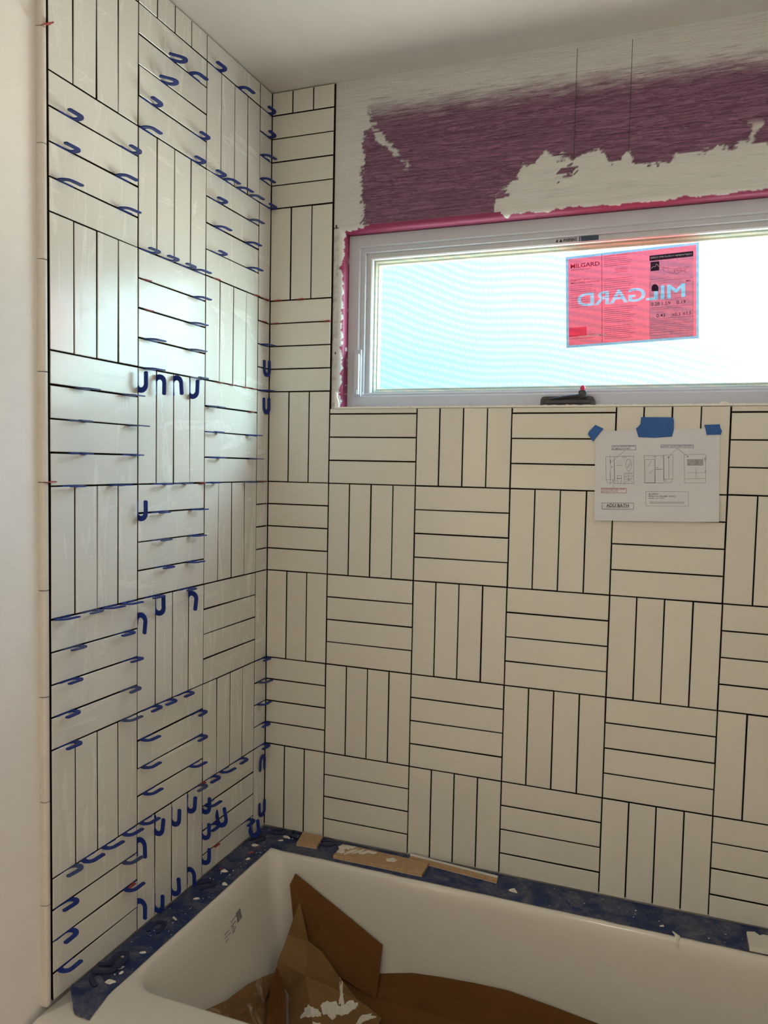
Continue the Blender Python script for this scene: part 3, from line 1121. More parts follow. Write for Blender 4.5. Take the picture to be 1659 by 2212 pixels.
# the strip along the left wall, its free end torn and curled up
V, F = [], []
ys = np.concatenate([np.arange(-0.095, -0.775, -0.015), np.arange(-0.777, -0.850, -0.006)])
for y in ys:
    t = max(0, (-0.775 - y) / 0.075)
    x0 = 0.002 + 0.068 * t ** 1.6 + (0.004 * nz(y * 60, 3) if t > 0 else 0)
    x1 = 0.0855 + 0.0020 * nz(y * 9, 2) + 0.016 * t
    for k in range(6):
        f_ = k / 5
        x = x0 + (x1 - x0) * f_
        curl = (0.016 * math.sin(min(1, t * 1.1) * math.pi) * (1 - f_) ** 1.3 + 0.004 * t * nz(x * 50, y * 40)) if t > 0 else 0
        V.append((x, y, RZ + 0.0016 + 0.0006 * nz(x * 40, y * 18, 5.0) + abs(curl)))
for i in range(len(ys) - 1):
    for k in range(5):
        F.append((i * 6 + k, i * 6 + k + 1, (i + 1) * 6 + k + 1, (i + 1) * 6 + k))
tape_l = mesh('masking_tape', *solid(V, F, 0.0003), 'tape', loc=(0.04, -0.45, RZ))
tag(tape_l, 'dirty blue masking tape with curled torn end along the left tub deck', 'tape', 'masking tape on the tub deck')

# ------------------------------------------------------------------ tile offcuts on the deck
TZ = RZ + 0.0022


def slab(name, corners, z0, th, top, mat, label, tilt=None, group='tile offcuts on the tub deck'):
    """flat tile piece: corners (x, y) counter-clockwise; tilt(x, y) -> extra height"""
    tilt = tilt or (lambda x, y: 0.0)
    cx = sum(c[0] for c in corners) / len(corners); cy = sum(c[1] for c in corners) / len(corners)
    n = len(corners)
    V = [(x, y, z0 + tilt(x, y)) for x, y in corners]
    V += [(x, y, z0 + th - 0.001 + tilt(x, y)) for x, y in corners]
    V += [(x + (cx - x) * 0.02, y + (cy - y) * 0.04, z0 + th + tilt(x, y)) for x, y in corners]
    F = [tuple(range(n))[::-1], tuple(range(2 * n, 3 * n))]
    for i in range(n):
        j = (i + 1) % n
        F += [(i, j, n + j, n + i), (n + i, n + j, 2 * n + j, 2 * n + i)]
    r = empty(name, (cx, cy, z0))
    tag(r, label, 'tile offcut', group)
    mesh('clay_body', V, F, mat, r)
    # glazed face underneath
    Vg = [(x, y, z0 - 0.0011 + tilt(x, y)) for x, y in corners] + [(x, y, z0 + tilt(x, y)) for x, y in corners]
    Fg = [tuple(range(n))[::-1], tuple(range(n, 2 * n))] + [(i, (i + 1) % n, n + (i + 1) % n, n + i) for i in range(n)]
    mesh('glazed_face', Vg, Fg, top, r)
    return r


def blob_on(root, cx, cy, rx, ry, z, seed, name='mortar_smear', mat='chip', n=22, jag=0.45, th=0.0012, rot=0.0):
    V = []
    for i in range(n):
        a = 2 * math.pi * i / n
        r = 1 + jag * nz(math.cos(a) * 2 + seed, math.sin(a) * 2, seed)
        x, y = rx * r * math.cos(a), ry * r * math.sin(a)
        V.append((cx + x * math.cos(rot) - y * math.sin(rot), cy + x * math.sin(rot) + y * math.cos(rot), z))
    top = [(cx + (x - cx) * 0.75, cy + (y - cy) * 0.75, z + th) for x, y, _ in V]
    k = len(V)
    F = [tuple(range(k, 2 * k))] + [(i, (i + 1) % k, k + (i + 1) % k, k + i) for i in range(k)]
    return mesh(name, V + top, F, mat, root)


s1 = slab('tile_offcut', [(0.1465, -0.076), (0.2075, -0.071), (0.197, -0.010), (0.133, -0.009)], TZ + 0.0012, 0.0075, 'tile_back', 'biscuit',
          'small square tan tile offcut lying face down in the tub corner')
s2 = slab('tile_offcut', [(0.271, -0.100), (0.525, -0.097), (0.524, -0.035), (0.268, -0.029)], TZ + 0.0012, 0.0080, 'tile_back', 'biscuit',
          'whole tan tile face down on the deck, smeared with white thinset')
for i, (x, y, rx, ry, rot) in enumerate([(0.287, -0.045, 0.020, 0.013, 0.2), (0.308, -0.062, 0.006, 0.022, -0.5), (0.328, -0.052, 0.005, 0.020, -0.6), (0.347, -0.050, 0.006, 0.018, -0.7), (0.364, -0.044, 0.014, 0.006, 0.1), (0.427, -0.060, 0.015, 0.010, 0.3), (0.283, -0.070, 0.010, 0.012, 0.1)]):
    blob_on(s2, x, y, rx, ry, TZ + 0.0092, 3.1 * i + 0.4, rot=rot)
s3 = slab('tile_offcut', [(0.466, -0.030), (0.714, -0.052), (0.7125, -0.034), (0.464, -0.012)], TZ + 0.0012, 0.0085, 'tile_back', 'biscuit',
          'thin sliver of cut tile lying along the foot of the window wall', lambda x, y: 0.0)
mesh('glazed_edge', *solid([(0.4655, -0.0205, TZ + 0.0102), (0.7138, -0.0425, TZ + 0.0102), (0.7125, -0.033, TZ + 0.0106), (0.464, -0.011, TZ + 0.0106)], [(0, 1, 2, 3)], 0.0006), 'tile_back', s3)
s4 = slab('tile_offcut', [(1.304, -0.111), (1.52, -0.106), (1.52, -0.045), (1.45, -0.044), (1.335, -0.045), (1.328, -0.052), (1.318, -0.040), (1.302, -0.046)], TZ + 0.0012, 0.0085, 'biscuit', 'tile_back',
          'pale broken tile piece on the deck at the right edge of the picture')

# ------------------------------------------------------------------ horseshoe spacers
ULEN, UW, LEG, UT = 0.047, 0.0360, 0.0098, 0.0024


def u_outline(n=8):
    R_, r_ = UW / 2, UW / 2 - LEG
    L = ULEN - R_
    pts = [(0.0, R_ - LEG / 2 + LEG / 2)]
    out = []
    # outer leg ends are rounded; outline in (a along the legs, b across), bend at +a
    out.append((0.0, -R_ + 0.0015)); out.append((0.0015, -R_))
    for i in range(n + 1):
        t = -math.pi / 2 + math.pi * i / n
        out.append((L + R_ * math.cos(t), R_ * math.sin(t)))
    out.append((0.003, R_)); out.append((0.0, R_ - 0.003)); out.append((0.0, r_ + 0.003)); out.append((0.003, r_))
    for i in range(n + 1):
        t = math.pi / 2 - math.pi * i / n
        out.append((L - 0.002 + r_ * math.cos(t), r_ * math.sin(t)))
    out.append((0.0015, -r_)); out.append((0.0, -r_ - 0.0015))
    return out


def spacer_mesh(mat):
    o = u_outline()
    n = 8
    # strips between outer and inner boundary, so that the arch fills cleanly
    outer = [(0.0015, -UW / 2)] + [p for p in o[2:2 + n + 1]] + [(0.0025, UW / 2)]
    inner = [(0.0015, -UW / 2 + LEG)] + o[2 + n + 1 + 4:2 + n + 1 + 4 + n + 1][::-1] + [(0.0025, UW / 2 - LEG)]
    V, F = [], []
    k = len(outer)
    for h in (-UT / 2, UT / 2):
        for (a, b), (c, d) in zip(outer, inner):
            V += [(a - ULEN / 2, b, h), (c - ULEN / 2, d, h)]
    for s, rev in ((0, True), (2 * k, False)):
        for i in range(k - 1):
            q = (s + 2 * i, s + 2 * i + 2, s + 2 * i + 3, s + 2 * i + 1)
            F.append(q[::-1] if rev else q)
    for i in range(k - 1):
        F.append((2 * i, 2 * i + 2, 2 * k + 2 * i + 2, 2 * k + 2 * i))
        F.append((2 * i + 1, 2 * k + 2 * i + 1, 2 * k + 2 * i + 3, 2 * i + 3))
    # rounded leg ends
    for base, s in ((0, -1), (k - 1, 1)):
        i = 2 * base
        mid = len(V)
        (a, b), (c, d) = outer[base], inner[base]
        tips = [(a - 0.0022, b * 0.75 + d * 0.25), (a - 0.0022, b * 0.25 + d * 0.75)]
        for h in (-UT / 2, UT / 2):
            for (x, y) in tips:
                V.append((x - ULEN / 2, y, h))
        F += [(i, i + 1, mid + 1, mid), (2 * k + i, mid + 2, mid + 3, 2 * k + i + 1), (i, mid, mid + 2, 2 * k + i), (mid, mid + 1, mid + 3, mid + 2), (mid + 1, i + 1, 2 * k + i + 1, mid + 3)]
    me = bpy.data.meshes.new('horseshoe_spacer')
    me.from_pydata(V, [], F)
    bm = bmesh.new(); bm.from_mesh(me)
    bmesh.ops.recalc_face_normals(bm, faces=list(bm.faces))
    bm.to_mesh(me); bm.free()
    me.materials.append(MT[mat])
    return me


SPM, SPD, SPK = spacer_mesh('blue'), spacer_mesh('bluedusty'), spacer_mesh('bluedark')
used = {}


def add_label(o, label, cat, group):
    assert label not in used, label
    used[label] = o
    nwords = len(label.split())
    assert 4 <= nwords <= 16, (nwords, label)
    tag(o, label, cat, group)


def place_u(me, center, a_dir, b_dir, ang=0.0, wob=0.0):
    """U with its legs along a_dir (bend at +a) and its width along b_dir; ang turns it in its own plane"""
    a, b = Vector(a_dir).normalized(), Vector(b_dir).normalized()
    a2 = a * math.cos(ang) + b * math.sin(ang)
    b2 = -a * math.sin(ang) + b * math.cos(ang)
    if wob:
        c = a2.cross(b2)
        b2 = (b2 + c * wob).normalized()
    c = a2.cross(b2)
    o = bpy.data.objects.new('horseshoe_spacer', me)
    o.matrix_world = Matrix(((a2.x, b2.x, c.x, center[0]), (a2.y, b2.y, c.y, center[1]), (a2.z, b2.z, c.z, center[2]), (0, 0, 0, 1)))
    return link(o)


H_SP = [(-0.785, 11, 'R'), (-0.794, 10, 'R'), (-0.794, 9, 'L'), (-0.612, 11, 'R'), (-0.631, 10, 'L'), (-0.462, 15, 'E'), (-0.496, 14, 'E'), (-0.377, 15, 'L'), (-0.54, 13, 'R'), (-0.551, 12, 'L'), (-0.355, 13, 'R'), (-0.374, 12, 'R'), (-0.285, 16, 'R'), (-0.158, 16, 'L'), (-0.033, 16, 'R'), (-0.032, 15, 'R'), (-0.04, 14, 'L'), (-0.043, 13, 'L'), (-0.283, 12, 'R'), (-0.227, 12, 'L'), (-0.162, 12, 'L'), (-0.101, 12, 'L'), (-0.277, 11, 'R'), (-0.023, 12, 'R'), (-0.623, 9, 'L'), (-0.547, 8, 'R'), (-0.478, 8, 'R'), (-0.41, 8, 'R'), (-0.355, 8, 'L'), (-0.1, 11, 'L'), (-0.264, 10, 'L'), (-0.116, 10, 'L'), (-0.275, 9, 'R'), (-0.106, 9, 'L'), (-0.354, 7, 'L'), (-0.368, 6, 'L'), (-0.535, 5, 'L'), (-0.374, 5, 'L'), (-0.537, 4, 'L'), (-0.356, 4, 'R'), (-0.028, 6, 'L'), (-0.748, 3, 'L'), (-0.609, 3, 'L'), (-0.76, 2, 'R'), (-0.592, 2, 'L'), (-0.76, 1, 'R'), (-0.603, 1, 'R'), (-0.289, 3, 'L'), (-0.284, 2, 'R'), (-0.101, 2, 'L'), (-0.275, 1, 'R'), (-0.091, 1, 'L'), (-0.781, 0, 'R'), (-0.649, 0, 'L'), (-0.497, 0, 'R'), (-0.419, 0, 'R'), (-0.297, 0, 'R'), (-0.117, 0, 'L'), (-0.506, -1, 'R'), (-0.363, -1, 'L'), (-0.499, -2, 'R'), (-0.369, -2, 'L'), (-0.489, -3, 'R'), (-0.376, -3, 'L'), (-0.028, 4, 'L'), (-0.807, -4, 'L'), (-0.73, -4, 'R'), (-0.672, -4, 'L'), (-0.613, -4, 'L'), (-0.526, -4, 'R'), (-0.4, -4, 'R'), (-0.63, -5, 'R'), (-0.78, -5, 'R'), (-0.79, -6, 'R'), (-0.602, -6, 'R'), (-0.797, -7, 'R'), (-0.61, -7, 'R'), (-0.613, -8, 'L'), (-0.793, -8, 'R'), (-0.534, -8, 'R'), (-0.478, -8, 'R'), (-0.408, -8, 'R'), (-0.35, -9, 'R'), (-0.549, -9, 'L'), (-0.349, -10, 'R'), (-0.026, -8, 'R'), (-0.026, -9, 'L'), (-0.029, -10, 'L'), (-0.026, -11, 'R'), (-0.026, -12, 'R'), (-0.546, -10, 'L'), (-0.36, -11, 'L'), (-0.539, -11, 'L'), (-0.348, -12, 'R'), (-0.551, -12, 'L'), (-0.288, -12, 'R'), (-0.223, -12, 'L'), (-0.149, -12, 'R'), (-0.291, -13, 'L'), (-0.61, -12, 'L'), (-0.675, -12, 'L'), (-0.736, -12, 'L'), (-0.791, -12, 'R'), (-0.61, -13, 'L'), (-0.286, -14, 'R'), (-0.605, -14, 'L'), (-0.803, -13, 'R'), (-0.107, -15, 'R'), (-0.804, -14, 'R'), (-0.802, -15, 'L')]
V_SP = [(9, 0.224, 'D'), (8, 0.225, 'U'), (7, 0.23, 'U'), (6, 0.227, 'D'), (9, -0.058, 'D'), (9, -0.308, 'U'), (8, -0.28, 'D'), (6, -0.287, 'U'), (8, -0.801, 'D'), (7, -0.806, 'D'), (6, -0.8, 'D'), (5, -0.829, 'D'), (9, -0.822, 'U'), (5, -0.897, 'D'), (5, -0.963, 'D'), (9, -0.965, 'U'), (8, -0.987, 'D'), (7, -0.979, 'D'), (6, -0.985, 'U')]
C_SP = [(0.321, 'D'), (0.215, 'D'), (-0.823, 'U'), (-0.963, 'D')]
ORD = ['first', 'second', 'third', 'fourth', 'fifth', 'sixth', 'seventh', 'eighth', 'ninth', 'tenth']
COLN = ['corner strip', 'column next to corner', 'middle column', 'outer edge column']


def where(y, z_i):
    k = 0 if -y < Q else int((-y - Q) / M) + 1
    k = min(k, 3)
    r = z_i // 4
    j = z_i - 4 * r
    c0 = 0 if k == 0 else Q + (k - 1) * M
    fr = (-y - c0) / (Q if k == 0 else M)     # 0 = right end, 1 = left end
    spot = ['right end', 'right middle', 'left middle', 'left end'][min(3, max(0, int(fr * 4)))] if k else ''
    return k, r, j, spot


JN = ['base joint', 'first joint', 'second joint', 'third joint']
random.seed(11)
GS = 'blue horseshoe spacers in the wall joints'
for y, zi, kd in H_SP:
    k, r, j, spot = where(y, zi)
    z = zi * Q
    s = 1 if kd == 'R' else -1
    bx_ = UW / 2 - 0.0088 - random.uniform(0, 0.0012)
    wob = random.gauss(0, 0.02)
    if kd == 'E':      # both leg ends pushed into the joint, bend outwards
        o = place_u(SPM, (0.0150, y, z), (0, 1, 0), (1, 0, 0), math.radians(38), wob)
    else:
        ang = random.gauss(0.03, 0.05) * s
        o = place_u(SPM if random.random() < 0.8 else SPD, (bx_, y, z), (0, s, 0), (1, 0, 0), ang, wob)
    t = f'blue horseshoe spacer, {JN[j]} of {ORD[r + 4]} block above tub, {COLN[k]}'
    if spot:
        t += f', {spot}'
    if t in used:
        t = t.replace(', left end', ', extreme left').replace(', right end', ', extreme right').replace(' middle', ' centre') if spot else t + ' again'
    add_label(o, t, 'tile spacer', GS)
for yi, z, kd in V_SP:
    y = -yi * Q
    s = 1 if kd == 'U' else -1
    k = min(3, max(0, math.ceil((yi) / 4 - 0.25) if (yi - 1) % 4 else (yi - 1) // 4 + 1))
    o = place_u(SPM, (UW / 2 - 0.0102, y, z), (0, 0, s), (1, 0, 0), random.gauss(0, 0.06), random.gauss(0, 0.03))
    r = math.floor(z / M)
    hgt = 'high' if z - r * M > M * 0.62 else ('halfway' if z - r * M > 0.3 * M else 'low')
    t = f'upright blue spacer, bend {"up" if s > 0 else "down"}, {hgt} in {ORD[r + 4]} block above tub, {ORD[yi - 1]} upright joint from corner'
    add_label(o, t, 'tile spacer', GS)
for i, (z, kd) in enumerate(C_SP):
    s = 1 if kd == 'U' else -1
    o = place_u(SPM, (0.0035, -UW / 2 - 0.001, z), (0, 0, s), (0, -1, 0), random.gauss(0, 0.05), 0.05)
    lab_ = ['upright blue spacer in wall corner left of window, upper of two', 'upright blue spacer in wall corner left of window, lower of two',
            'upright blue spacer with bend up in lower wall corner', 'upright blue spacer with bend down just above tub corner'][i]
    add_label(o, lab_, 'tile spacer', GS)
# the loose, tilted ones low on the wall
o = place_u(SPM, (0.020, -0.262, -0.885), (0.35, -0.35, -1), (1, 0, 0.2), 0.2)
add_label(o, 'tilted blue spacer hooked over another, beside the middle column near the tub', 'tile spacer', GS)
o = place_u(SPM, (0.016, -0.085, -0.992), (0.25, -0.4, -1), (1, 0.1, 0.2), 0.1)
add_label(o, 'tilted blue spacer leaning in the lowest joint beside the tub corner', 'tile spacer', GS)
# spacers lying on the tape
GL = 'blue horseshoe spacers lying on the tub deck'
DZ = TZ + 0.0016
for i, (x, y, a, dz, lab_) in enumerate([
        (0.032, -0.548, 100, 0.0, 'blue spacer lying alone on taped deck, below the middle of the left wall'),
        (0.034, -0.348, 50, 0.0, 'blue spacer lying on taped deck where the left tiles meet it'),
        (0.030, -0.716, 20, 0.002, 'blue spacer on the deck pile by the curled tape, lowest one'),
        (0.040, -0.688, 95, 0.0045, 'blue spacer on the deck pile by the curled tape, standing highest'),
        (0.034, -0.745, 150, 0.0, 'blue spacer on the deck pile nearest the torn tape end'),
        (0.030, -0.085, 70, 0.0, 'dark blue spacer lying in the far corner of the deck'),
        (0.062, -0.022, 10, 0.0, 'dark blue spacer lying in the tub corner against the window wall'),
        (0.112, -0.018, 170, 0.0, 'dark blue spacer on deck just left of the small tan offcut'),
        (0.222, -0.028, 20, 0.0, 'blue spacer lying between the small tan offcut and whole tile')]):
    a = math.radians(a)
    tilt = 0.12 if dz > 0.003 else 0.0
    o = place_u(SPK, (x, y, DZ + dz + (0.004 if tilt else 0)), (math.cos(a), math.sin(a), tilt), (-math.sin(a), math.cos(a), 0))
    add_label(o, lab_, 'tile spacer', GL)

# ------------------------------------------------------------------ red wedges
RED = [(-0.553, 7), (-0.546, 6), (-0.278, 8), (-0.079, 8), (-0.026, 8), (-0.041, 7), (-0.259, 4), (-0.2, 4), (-0.136, 4), (-0.092, 4), (-0.104, 3), (-0.335, 0), (-0.036, 0), (-0.327, -12), (-0.604, -14), (-0.259, -15)]
wv = [(-0.011, -0.006, -0.0003), (-0.011, 0.008, -0.0003), (0.011, 0.008, -0.0011), (0.011, -0.006, -0.0011), (-0.011, -0.006, 0.0003), (-0.011, 0.008, 0.0003), (0.011, 0.008, 0.0013), (0.011, -0.006, 0.0013)]
wf = [(3, 2, 1, 0), (4, 5, 6, 7), (0, 1, 5, 4), (1, 2, 6, 5), (2, 3, 7, 6), (3, 0, 4, 7)]
WM = bpy.data.meshes.new('wedge_spacer')
WM.from_pydata(wv, [], wf)
WM.materials.append(MT['red'])
GR = 'red wedge spacers'


def wedge(loc, a_dir, b_dir, label):
    a, b = Vector(a_dir).normalized(), Vector(b_dir).normalized()
    c = a.cross(b)
    o = bpy.data.objects.new('wedge_spacer', WM)
    o.matrix_world = Matrix(((a.x, b.x, c.x, loc[0]), (a.y, b.y, c.y, loc[1]), (a.z, b.z, c.z, loc[2]), (0, 0, 0, 1)))
    link(o)
    add_label(o, label, 'tile spacer', GR)


for y, zi in RED:
    k, r, j, spot = where(y, zi)
    t = f'red wedge spacer, {JN[j]} of {ORD[r + 4]} block above tub, {COLN[k]}' + (f', {spot}' if spot else '')
    wedge((0.0, y, zi * Q), (0, 1, 0.03), (1, 0, 0.0), t)
wedge((0.004, -0.843, 0.846), (0.25, 1, 0.6), (1, -0.3, 0), 'red wedge spacer beside the edge trim near the top left')
wedge((0.004, -0.842, 0.0085), (0, 1, 0.06), (1, 0, 0), 'red wedge spacer between trim pieces at the level joint')
for i, (x, zi) in enumerate([(0.024, 8), (0.097, 8), (0.018, 7), (0.180, 7)]):
    wedge((x, 0.0, zi * Q), (1, 0, 0.03), (0, -1, 0),
          ['red wedge in window-wall joint at corner, left of two above', 'red wedge in window-wall joint under three upright tiles, right of two',
           'red wedge in lower window-wall joint close to the corner', 'red wedge in window-wall joint close to the window jamb'][i])

# ------------------------------------------------------------------ debris on the tape
random.seed(21)


def chip(x, y, r, asp, rot, seed, mat='chip', z=None, th=None):
    n = 9
    th = th or r * 0.45
    pts = []
    for i in range(n):
        a = 2 * math.pi * i / n
        rr = r * (1 + 0.5 * nz(math.cos(a) * 1.5 + seed, math.sin(a) * 1.5, seed * 0.7))
        u, v = rr * math.cos(a), rr * asp * math.sin(a)
        pts.append((x + u * math.cos(rot) - v * math.sin(rot), y + u * math.sin(rot) + v * math.cos(rot)))
    z = TZ + 0.0004 if z is None else z
    V = [(px, py, z) for px, py in pts] + [(x + (px - x) * 0.7, y + (py - y) * 0.7, z + th * (0.7 + 0.5 * nz(px * 90, py * 90, seed))) for px, py in pts]
    F = [tuple(range(n))[::-1], tuple(range(n, 2 * n))] + [(i, (i + 1) % n, n + (i + 1) % n, n + i) for i in range(n)]
    return V, F


big = [(0.064, -0.745, 0.011, 0.6, 0.3, 'large dried thinset chip on left deck tape beside the spacer pile'),
       (0.052, -0.700, 0.008, 0.4, 0.9, 'long thinset chip on the left deck tape behind the spacer pile'),
       (0.036, -0.665, 0.007, 0.5, 0.7, 'pointed thinset chip on the left deck below the lowest tile'),
       (0.066, -0.712, 0.006, 0.5, 1.4, 'small upright thinset chip on left deck near basin edge'),
       (0.062, -0.640, 0.008, 0.4, 0.5, 'flat oblong thinset chip midway along the front half of left deck'),
       (0.048, -0.505, 0.009, 0.35, -0.4, 'slim thinset chip on left deck beside the lone blue spacer'),
       (0.046, -0.415, 0.008, 0.35, 0.6, 'slim pale thinset chip on left deck tape, halfway back'),
       (0.072, -0.330, 0.009, 0.5, 0.1, 'white thinset chip on left deck at the basin edge'),
       (0.036, -0.275, 0.010, 0.6, 0.3, 'broad thinset lump on left deck against the lowest tiles'),
       (0.062, -0.195, 0.007, 0.5, 1.0, 'white thinset crumb beside the basin corner on left deck'),
       (0.040, -0.120, 0.010, 0.6, 0.5, 'round thinset lump on deck under the lowest corner spacer'),
       (0.098, -0.045, 0.015, 0.18, -0.1, 'long white thinset stick on the deck in the tub corner'),
       (0.092, -0.068, 0.008, 0.4, 0.3, 'short white thinset crumb in front of the corner stick'),
       (0.760, -0.072, 0.013, 0.55, -0.1, 'cream thinset splat on the tape right of the tile sliver'),
       (1.118, -0.086, 0.006, 0.5, 0.4, 'small thinset crumb on the right part of the back tape')]
for i, (x, y, r, asp, rot, lab_) in enumerate(big):
    V, F = chip(x, y, r, asp, rot, i * 1.7 + 0.5)
    o = mesh('thinset_chip', V, F, 'chip', loc=(x, y, TZ))
    add_label(o, lab_, 'thinset chip', 'thinset chips on the tape')
# streak of thinset hanging over the basin edge
def deck_edge(t):   # profile over the back basin edge
    return [(-0.098, RZ + 0.0026), (-0.110, RZ + 0.0020), (-0.1155, RZ + 0.0006), (-0.121, RZ - 0.009), (-0.1242, RZ - 0.022)][t]


V, F = [], []
wds = [(0.004, -0.010), (0.012, -0.004), (0.011, -0.004), (0.010, -0.006), (0.004, 0.0)]
for i, (a, b) in enumerate(wds):
    y, z = deck_edge(i)
    V += [(1.150 + b, y, z), (1.150 + b + a / 2, y - 0.0008, z + 0.001), (1.150 + b + a, y, z)]
for i in range(4):
    for k in range(2):
        F.append((i * 3 + k, i * 3 + k + 1, (i + 1) * 3 + k + 1, (i + 1) * 3 + k))
o = mesh('thinset_streak', *solid(V, F, 0.0012), 'chip', loc=(1.15, -0.11, RZ))
add_label(o, 'streak of white thinset dripping from the back tape into the basin', 'thinset streak', None)
for i, (x, y, r, lab_) in enumerate([(0.052, -0.160, 0.007, 'red plastic scrap on left deck near the basin corner'), (0.022, -0.268, 0.006, 'red plastic scrap beside the thinset lump at the lowest tiles')]):
    V, F = chip(x, y, r, 0.45, 0.6, 40 + i)
    o = mesh('plastic_scrap', V, F, 'red', loc=(x, y, TZ))
    add_label(o, lab_, 'plastic scrap', 'red scraps on the tape')
parts = []
for i in range(170):
    if random.random() < 0.62:
        x, y = random.uniform(0.008, 0.080), -0.02 - 0.72 * random.random() ** 1.1
    else:
        x, y = random.uniform(0.06, 1.3), random.uniform(-0.105, -0.008)
        if 0.12 < x < 0.54 and random.random() < 0.8:
            continue
    parts.append(chip(x, y, random.choice([0.0007, 0.0009, 0.0012, 0.0016, 0.0022]), random.uniform(0.4, 0.9), random.uniform(0, 3), i * 0.37))
o = mesh('thinset_crumbs', *join(*parts), 'chip')
tag(o, 'tiny white thinset crumbs scattered over the blue deck tape', 'crumbs', kind='stuff')

# ------------------------------------------------------------------ cardboard in the tub


def sheet(name, vs, fs, mat, label, th=0.0035, sub=2, rough=0.003, seed=0.0):
    bm = bmesh.new()
    bv = [bm.verts.new(v) for v in vs]
    for f_ in fs:
        bm.faces.new([bv[i] for i in f_])
    if sub:
        bmesh.ops.subdivide_edges(bm, edges=list(bm.edges), cuts=sub, use_grid_fill=True)
    bmesh.ops.recalc_face_normals(bm, faces=list(bm.faces))
    bm.normal_update()
    for v in bm.verts:
        v.co += v.normal * rough * nz(v.co.x * 14 + seed, v.co.y * 14, v.co.z * 14)
    bmesh.ops.solidify(bm, geom=list(bm.faces), thickness=th)
    bm.verts.index_update()
    V = [tuple(v.co) for v in bm.verts]
    F = [tuple(v.index for v in f_.verts) for f_ in bm.faces]
    bm.free()
    c = (sum(v[0] for v in V) / len(V), sum(v[1] for v in V) / len(V), min(v[2] for v in V))
    o = mesh(name, V, F, mat, loc=c)
    add_label(o, label, 'cardboard', 'cardboard lining the tub')
    return o


BZ = RZ - 0.368 + 0.004
# liner on the tub floor, bent up along the back of the basin
top = [(0.30, -1.30), (0.43, -1.277), (0.52, -1.252), (0.59, -1.243), (0.68, -1.236), (0.77, -1.232), (0.87, -1.242), (1.0, -1.258), (1.15, -1.262), (1.30, -1.27)]
V, F = [], []
for x, zt in top:
    V += [(x, -0.60, BZ + 0.002), (x, -0.45, BZ + 0.003), (x, -0.30, BZ + 0.004), (x, -0.235, BZ + 0.009), (x, -0.195, BZ + 0.026), (x, -0.172, BZ + 0.060), (x, -0.158, (BZ + 0.06 + zt) / 2), (x, -0.1455, zt)]
for i in range(len(top) - 1):
    for k in range(7):
        F.append((i * 8 + k, i * 8 + k + 1, (i + 1) * 8 + k + 1, (i + 1) * 8 + k))
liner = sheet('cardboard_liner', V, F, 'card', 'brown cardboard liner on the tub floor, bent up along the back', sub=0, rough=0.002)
# tall sheet leaning on the back of the basin
V = [(0.175, -0.1335, -1.066), (0.300, -0.1375, -1.130), (0.4365, -0.1425, -1.199), (0.163, -0.142, -1.095), (0.29, -0.152, -1.20), (0.4360, -0.158, -1.262), (0.195, -0.170, -1.225), (0.30, -0.176, -1.28), (0.4345, -0.178, -1.325)]
F = [(0, 3, 4, 1), (1, 4, 5, 2), (3, 6, 7, 4), (4, 7, 8, 5)]
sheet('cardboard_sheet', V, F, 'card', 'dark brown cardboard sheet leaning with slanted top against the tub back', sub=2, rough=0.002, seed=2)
# pointed folded flap in front of it
V = [(0.215, -0.186, -1.108), (0.188, -0.200, -1.200), (0.192, -0.262, -1.232), (0.196, -0.280, -1.262), (0.222, -0.250, -1.322), (0.250, -0.300, -1.368),
     (0.246, -0.192, -1.206), (0.297, -0.212, -1.214), (0.350, -0.220, -1.262), (0.400, -0.222, -1.306), (0.462, -0.212, -1.345), (0.33, -0.32, -1.372), (0.46, -0.28, -1.371), (0.262, -0.236, -1.270)]
F = [(0, 1, 6), (1, 2, 13, 6), (2, 3, 4, 13), (6, 13, 7), (7, 13, 8), (8, 13, 9), (4, 5, 13), (13, 5, 11), (13, 11, 9), (9, 11, 12), (9, 12, 10)]
flap = sheet('cardboard_flap', V, F, 'card_light', 'pointed light brown cardboard flap folded in front of the leaning sheet', sub=2, rough=0.002, seed=5)
# crumpled piece at the head end
V = [(0.158, -0.535, -1.192), (0.166, -0.462, -1.215), (0.170, -0.372, -1.231), (0.178, -0.318, -1.245), (0.196, -0.285, -1.248), (0.205, -0.300, -1.300),
     (0.235, -0.330, -1.352), (0.228, -0.380, -1.330), (0.236, -0.460, -1.345), (0.225, -0.555, -1.330), (0.200, -0.410, -1.285), (0.195, -0.345, -1.285)]
F = [(0, 1, 10), (0, 10, 9), (1, 2, 10), (2, 3, 11, 10), (3, 4, 11), (4, 5, 11), (5, 6, 7), (5, 7, 11), (11, 7, 10), (10, 7, 8), (10, 8, 9)]
scrap = sheet('cardboard_scrap', V, F, 'card_dusty', 'crumpled dusty cardboard scrap at the head end of the tub', sub=2, rough=0.004, seed=9)
V = [(0.205, -0.300, -1.225), (0.222, -0.296, -1.258), (0.236, -0.300, -1.29), (0.262, -0.345, -1.36), (0.215, -0.345, -1.245), (0.225, -0.375, -1.30), (0.245, -0.43, -1.362)]
F = [(0, 1, 4), (1, 2, 5, 4), (2, 3, 6, 5)]
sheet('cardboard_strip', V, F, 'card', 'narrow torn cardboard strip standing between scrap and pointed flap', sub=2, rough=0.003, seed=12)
# dried thinset spilled on the cardboard
sp_ = empty('thinset_spill', (0.36, -0.26, BZ))
add_label(sp_, 'white thinset spilled over the cardboard at the bottom of the tub', 'thinset spill', None)
from mathutils.bvhtree import BVHTree


def top_of(o, x, y):
    V_ = [Vector(v.co) + o.location for v in o.data.vertices]
    h = BVHTree.FromPolygons(V_, [tuple(p.vertices) for p in o.data.polygons]).ray_cast(Vector((x, y, 0)), Vector((0, 0, -1)))
    return h[0].z if h[0] is not None else None


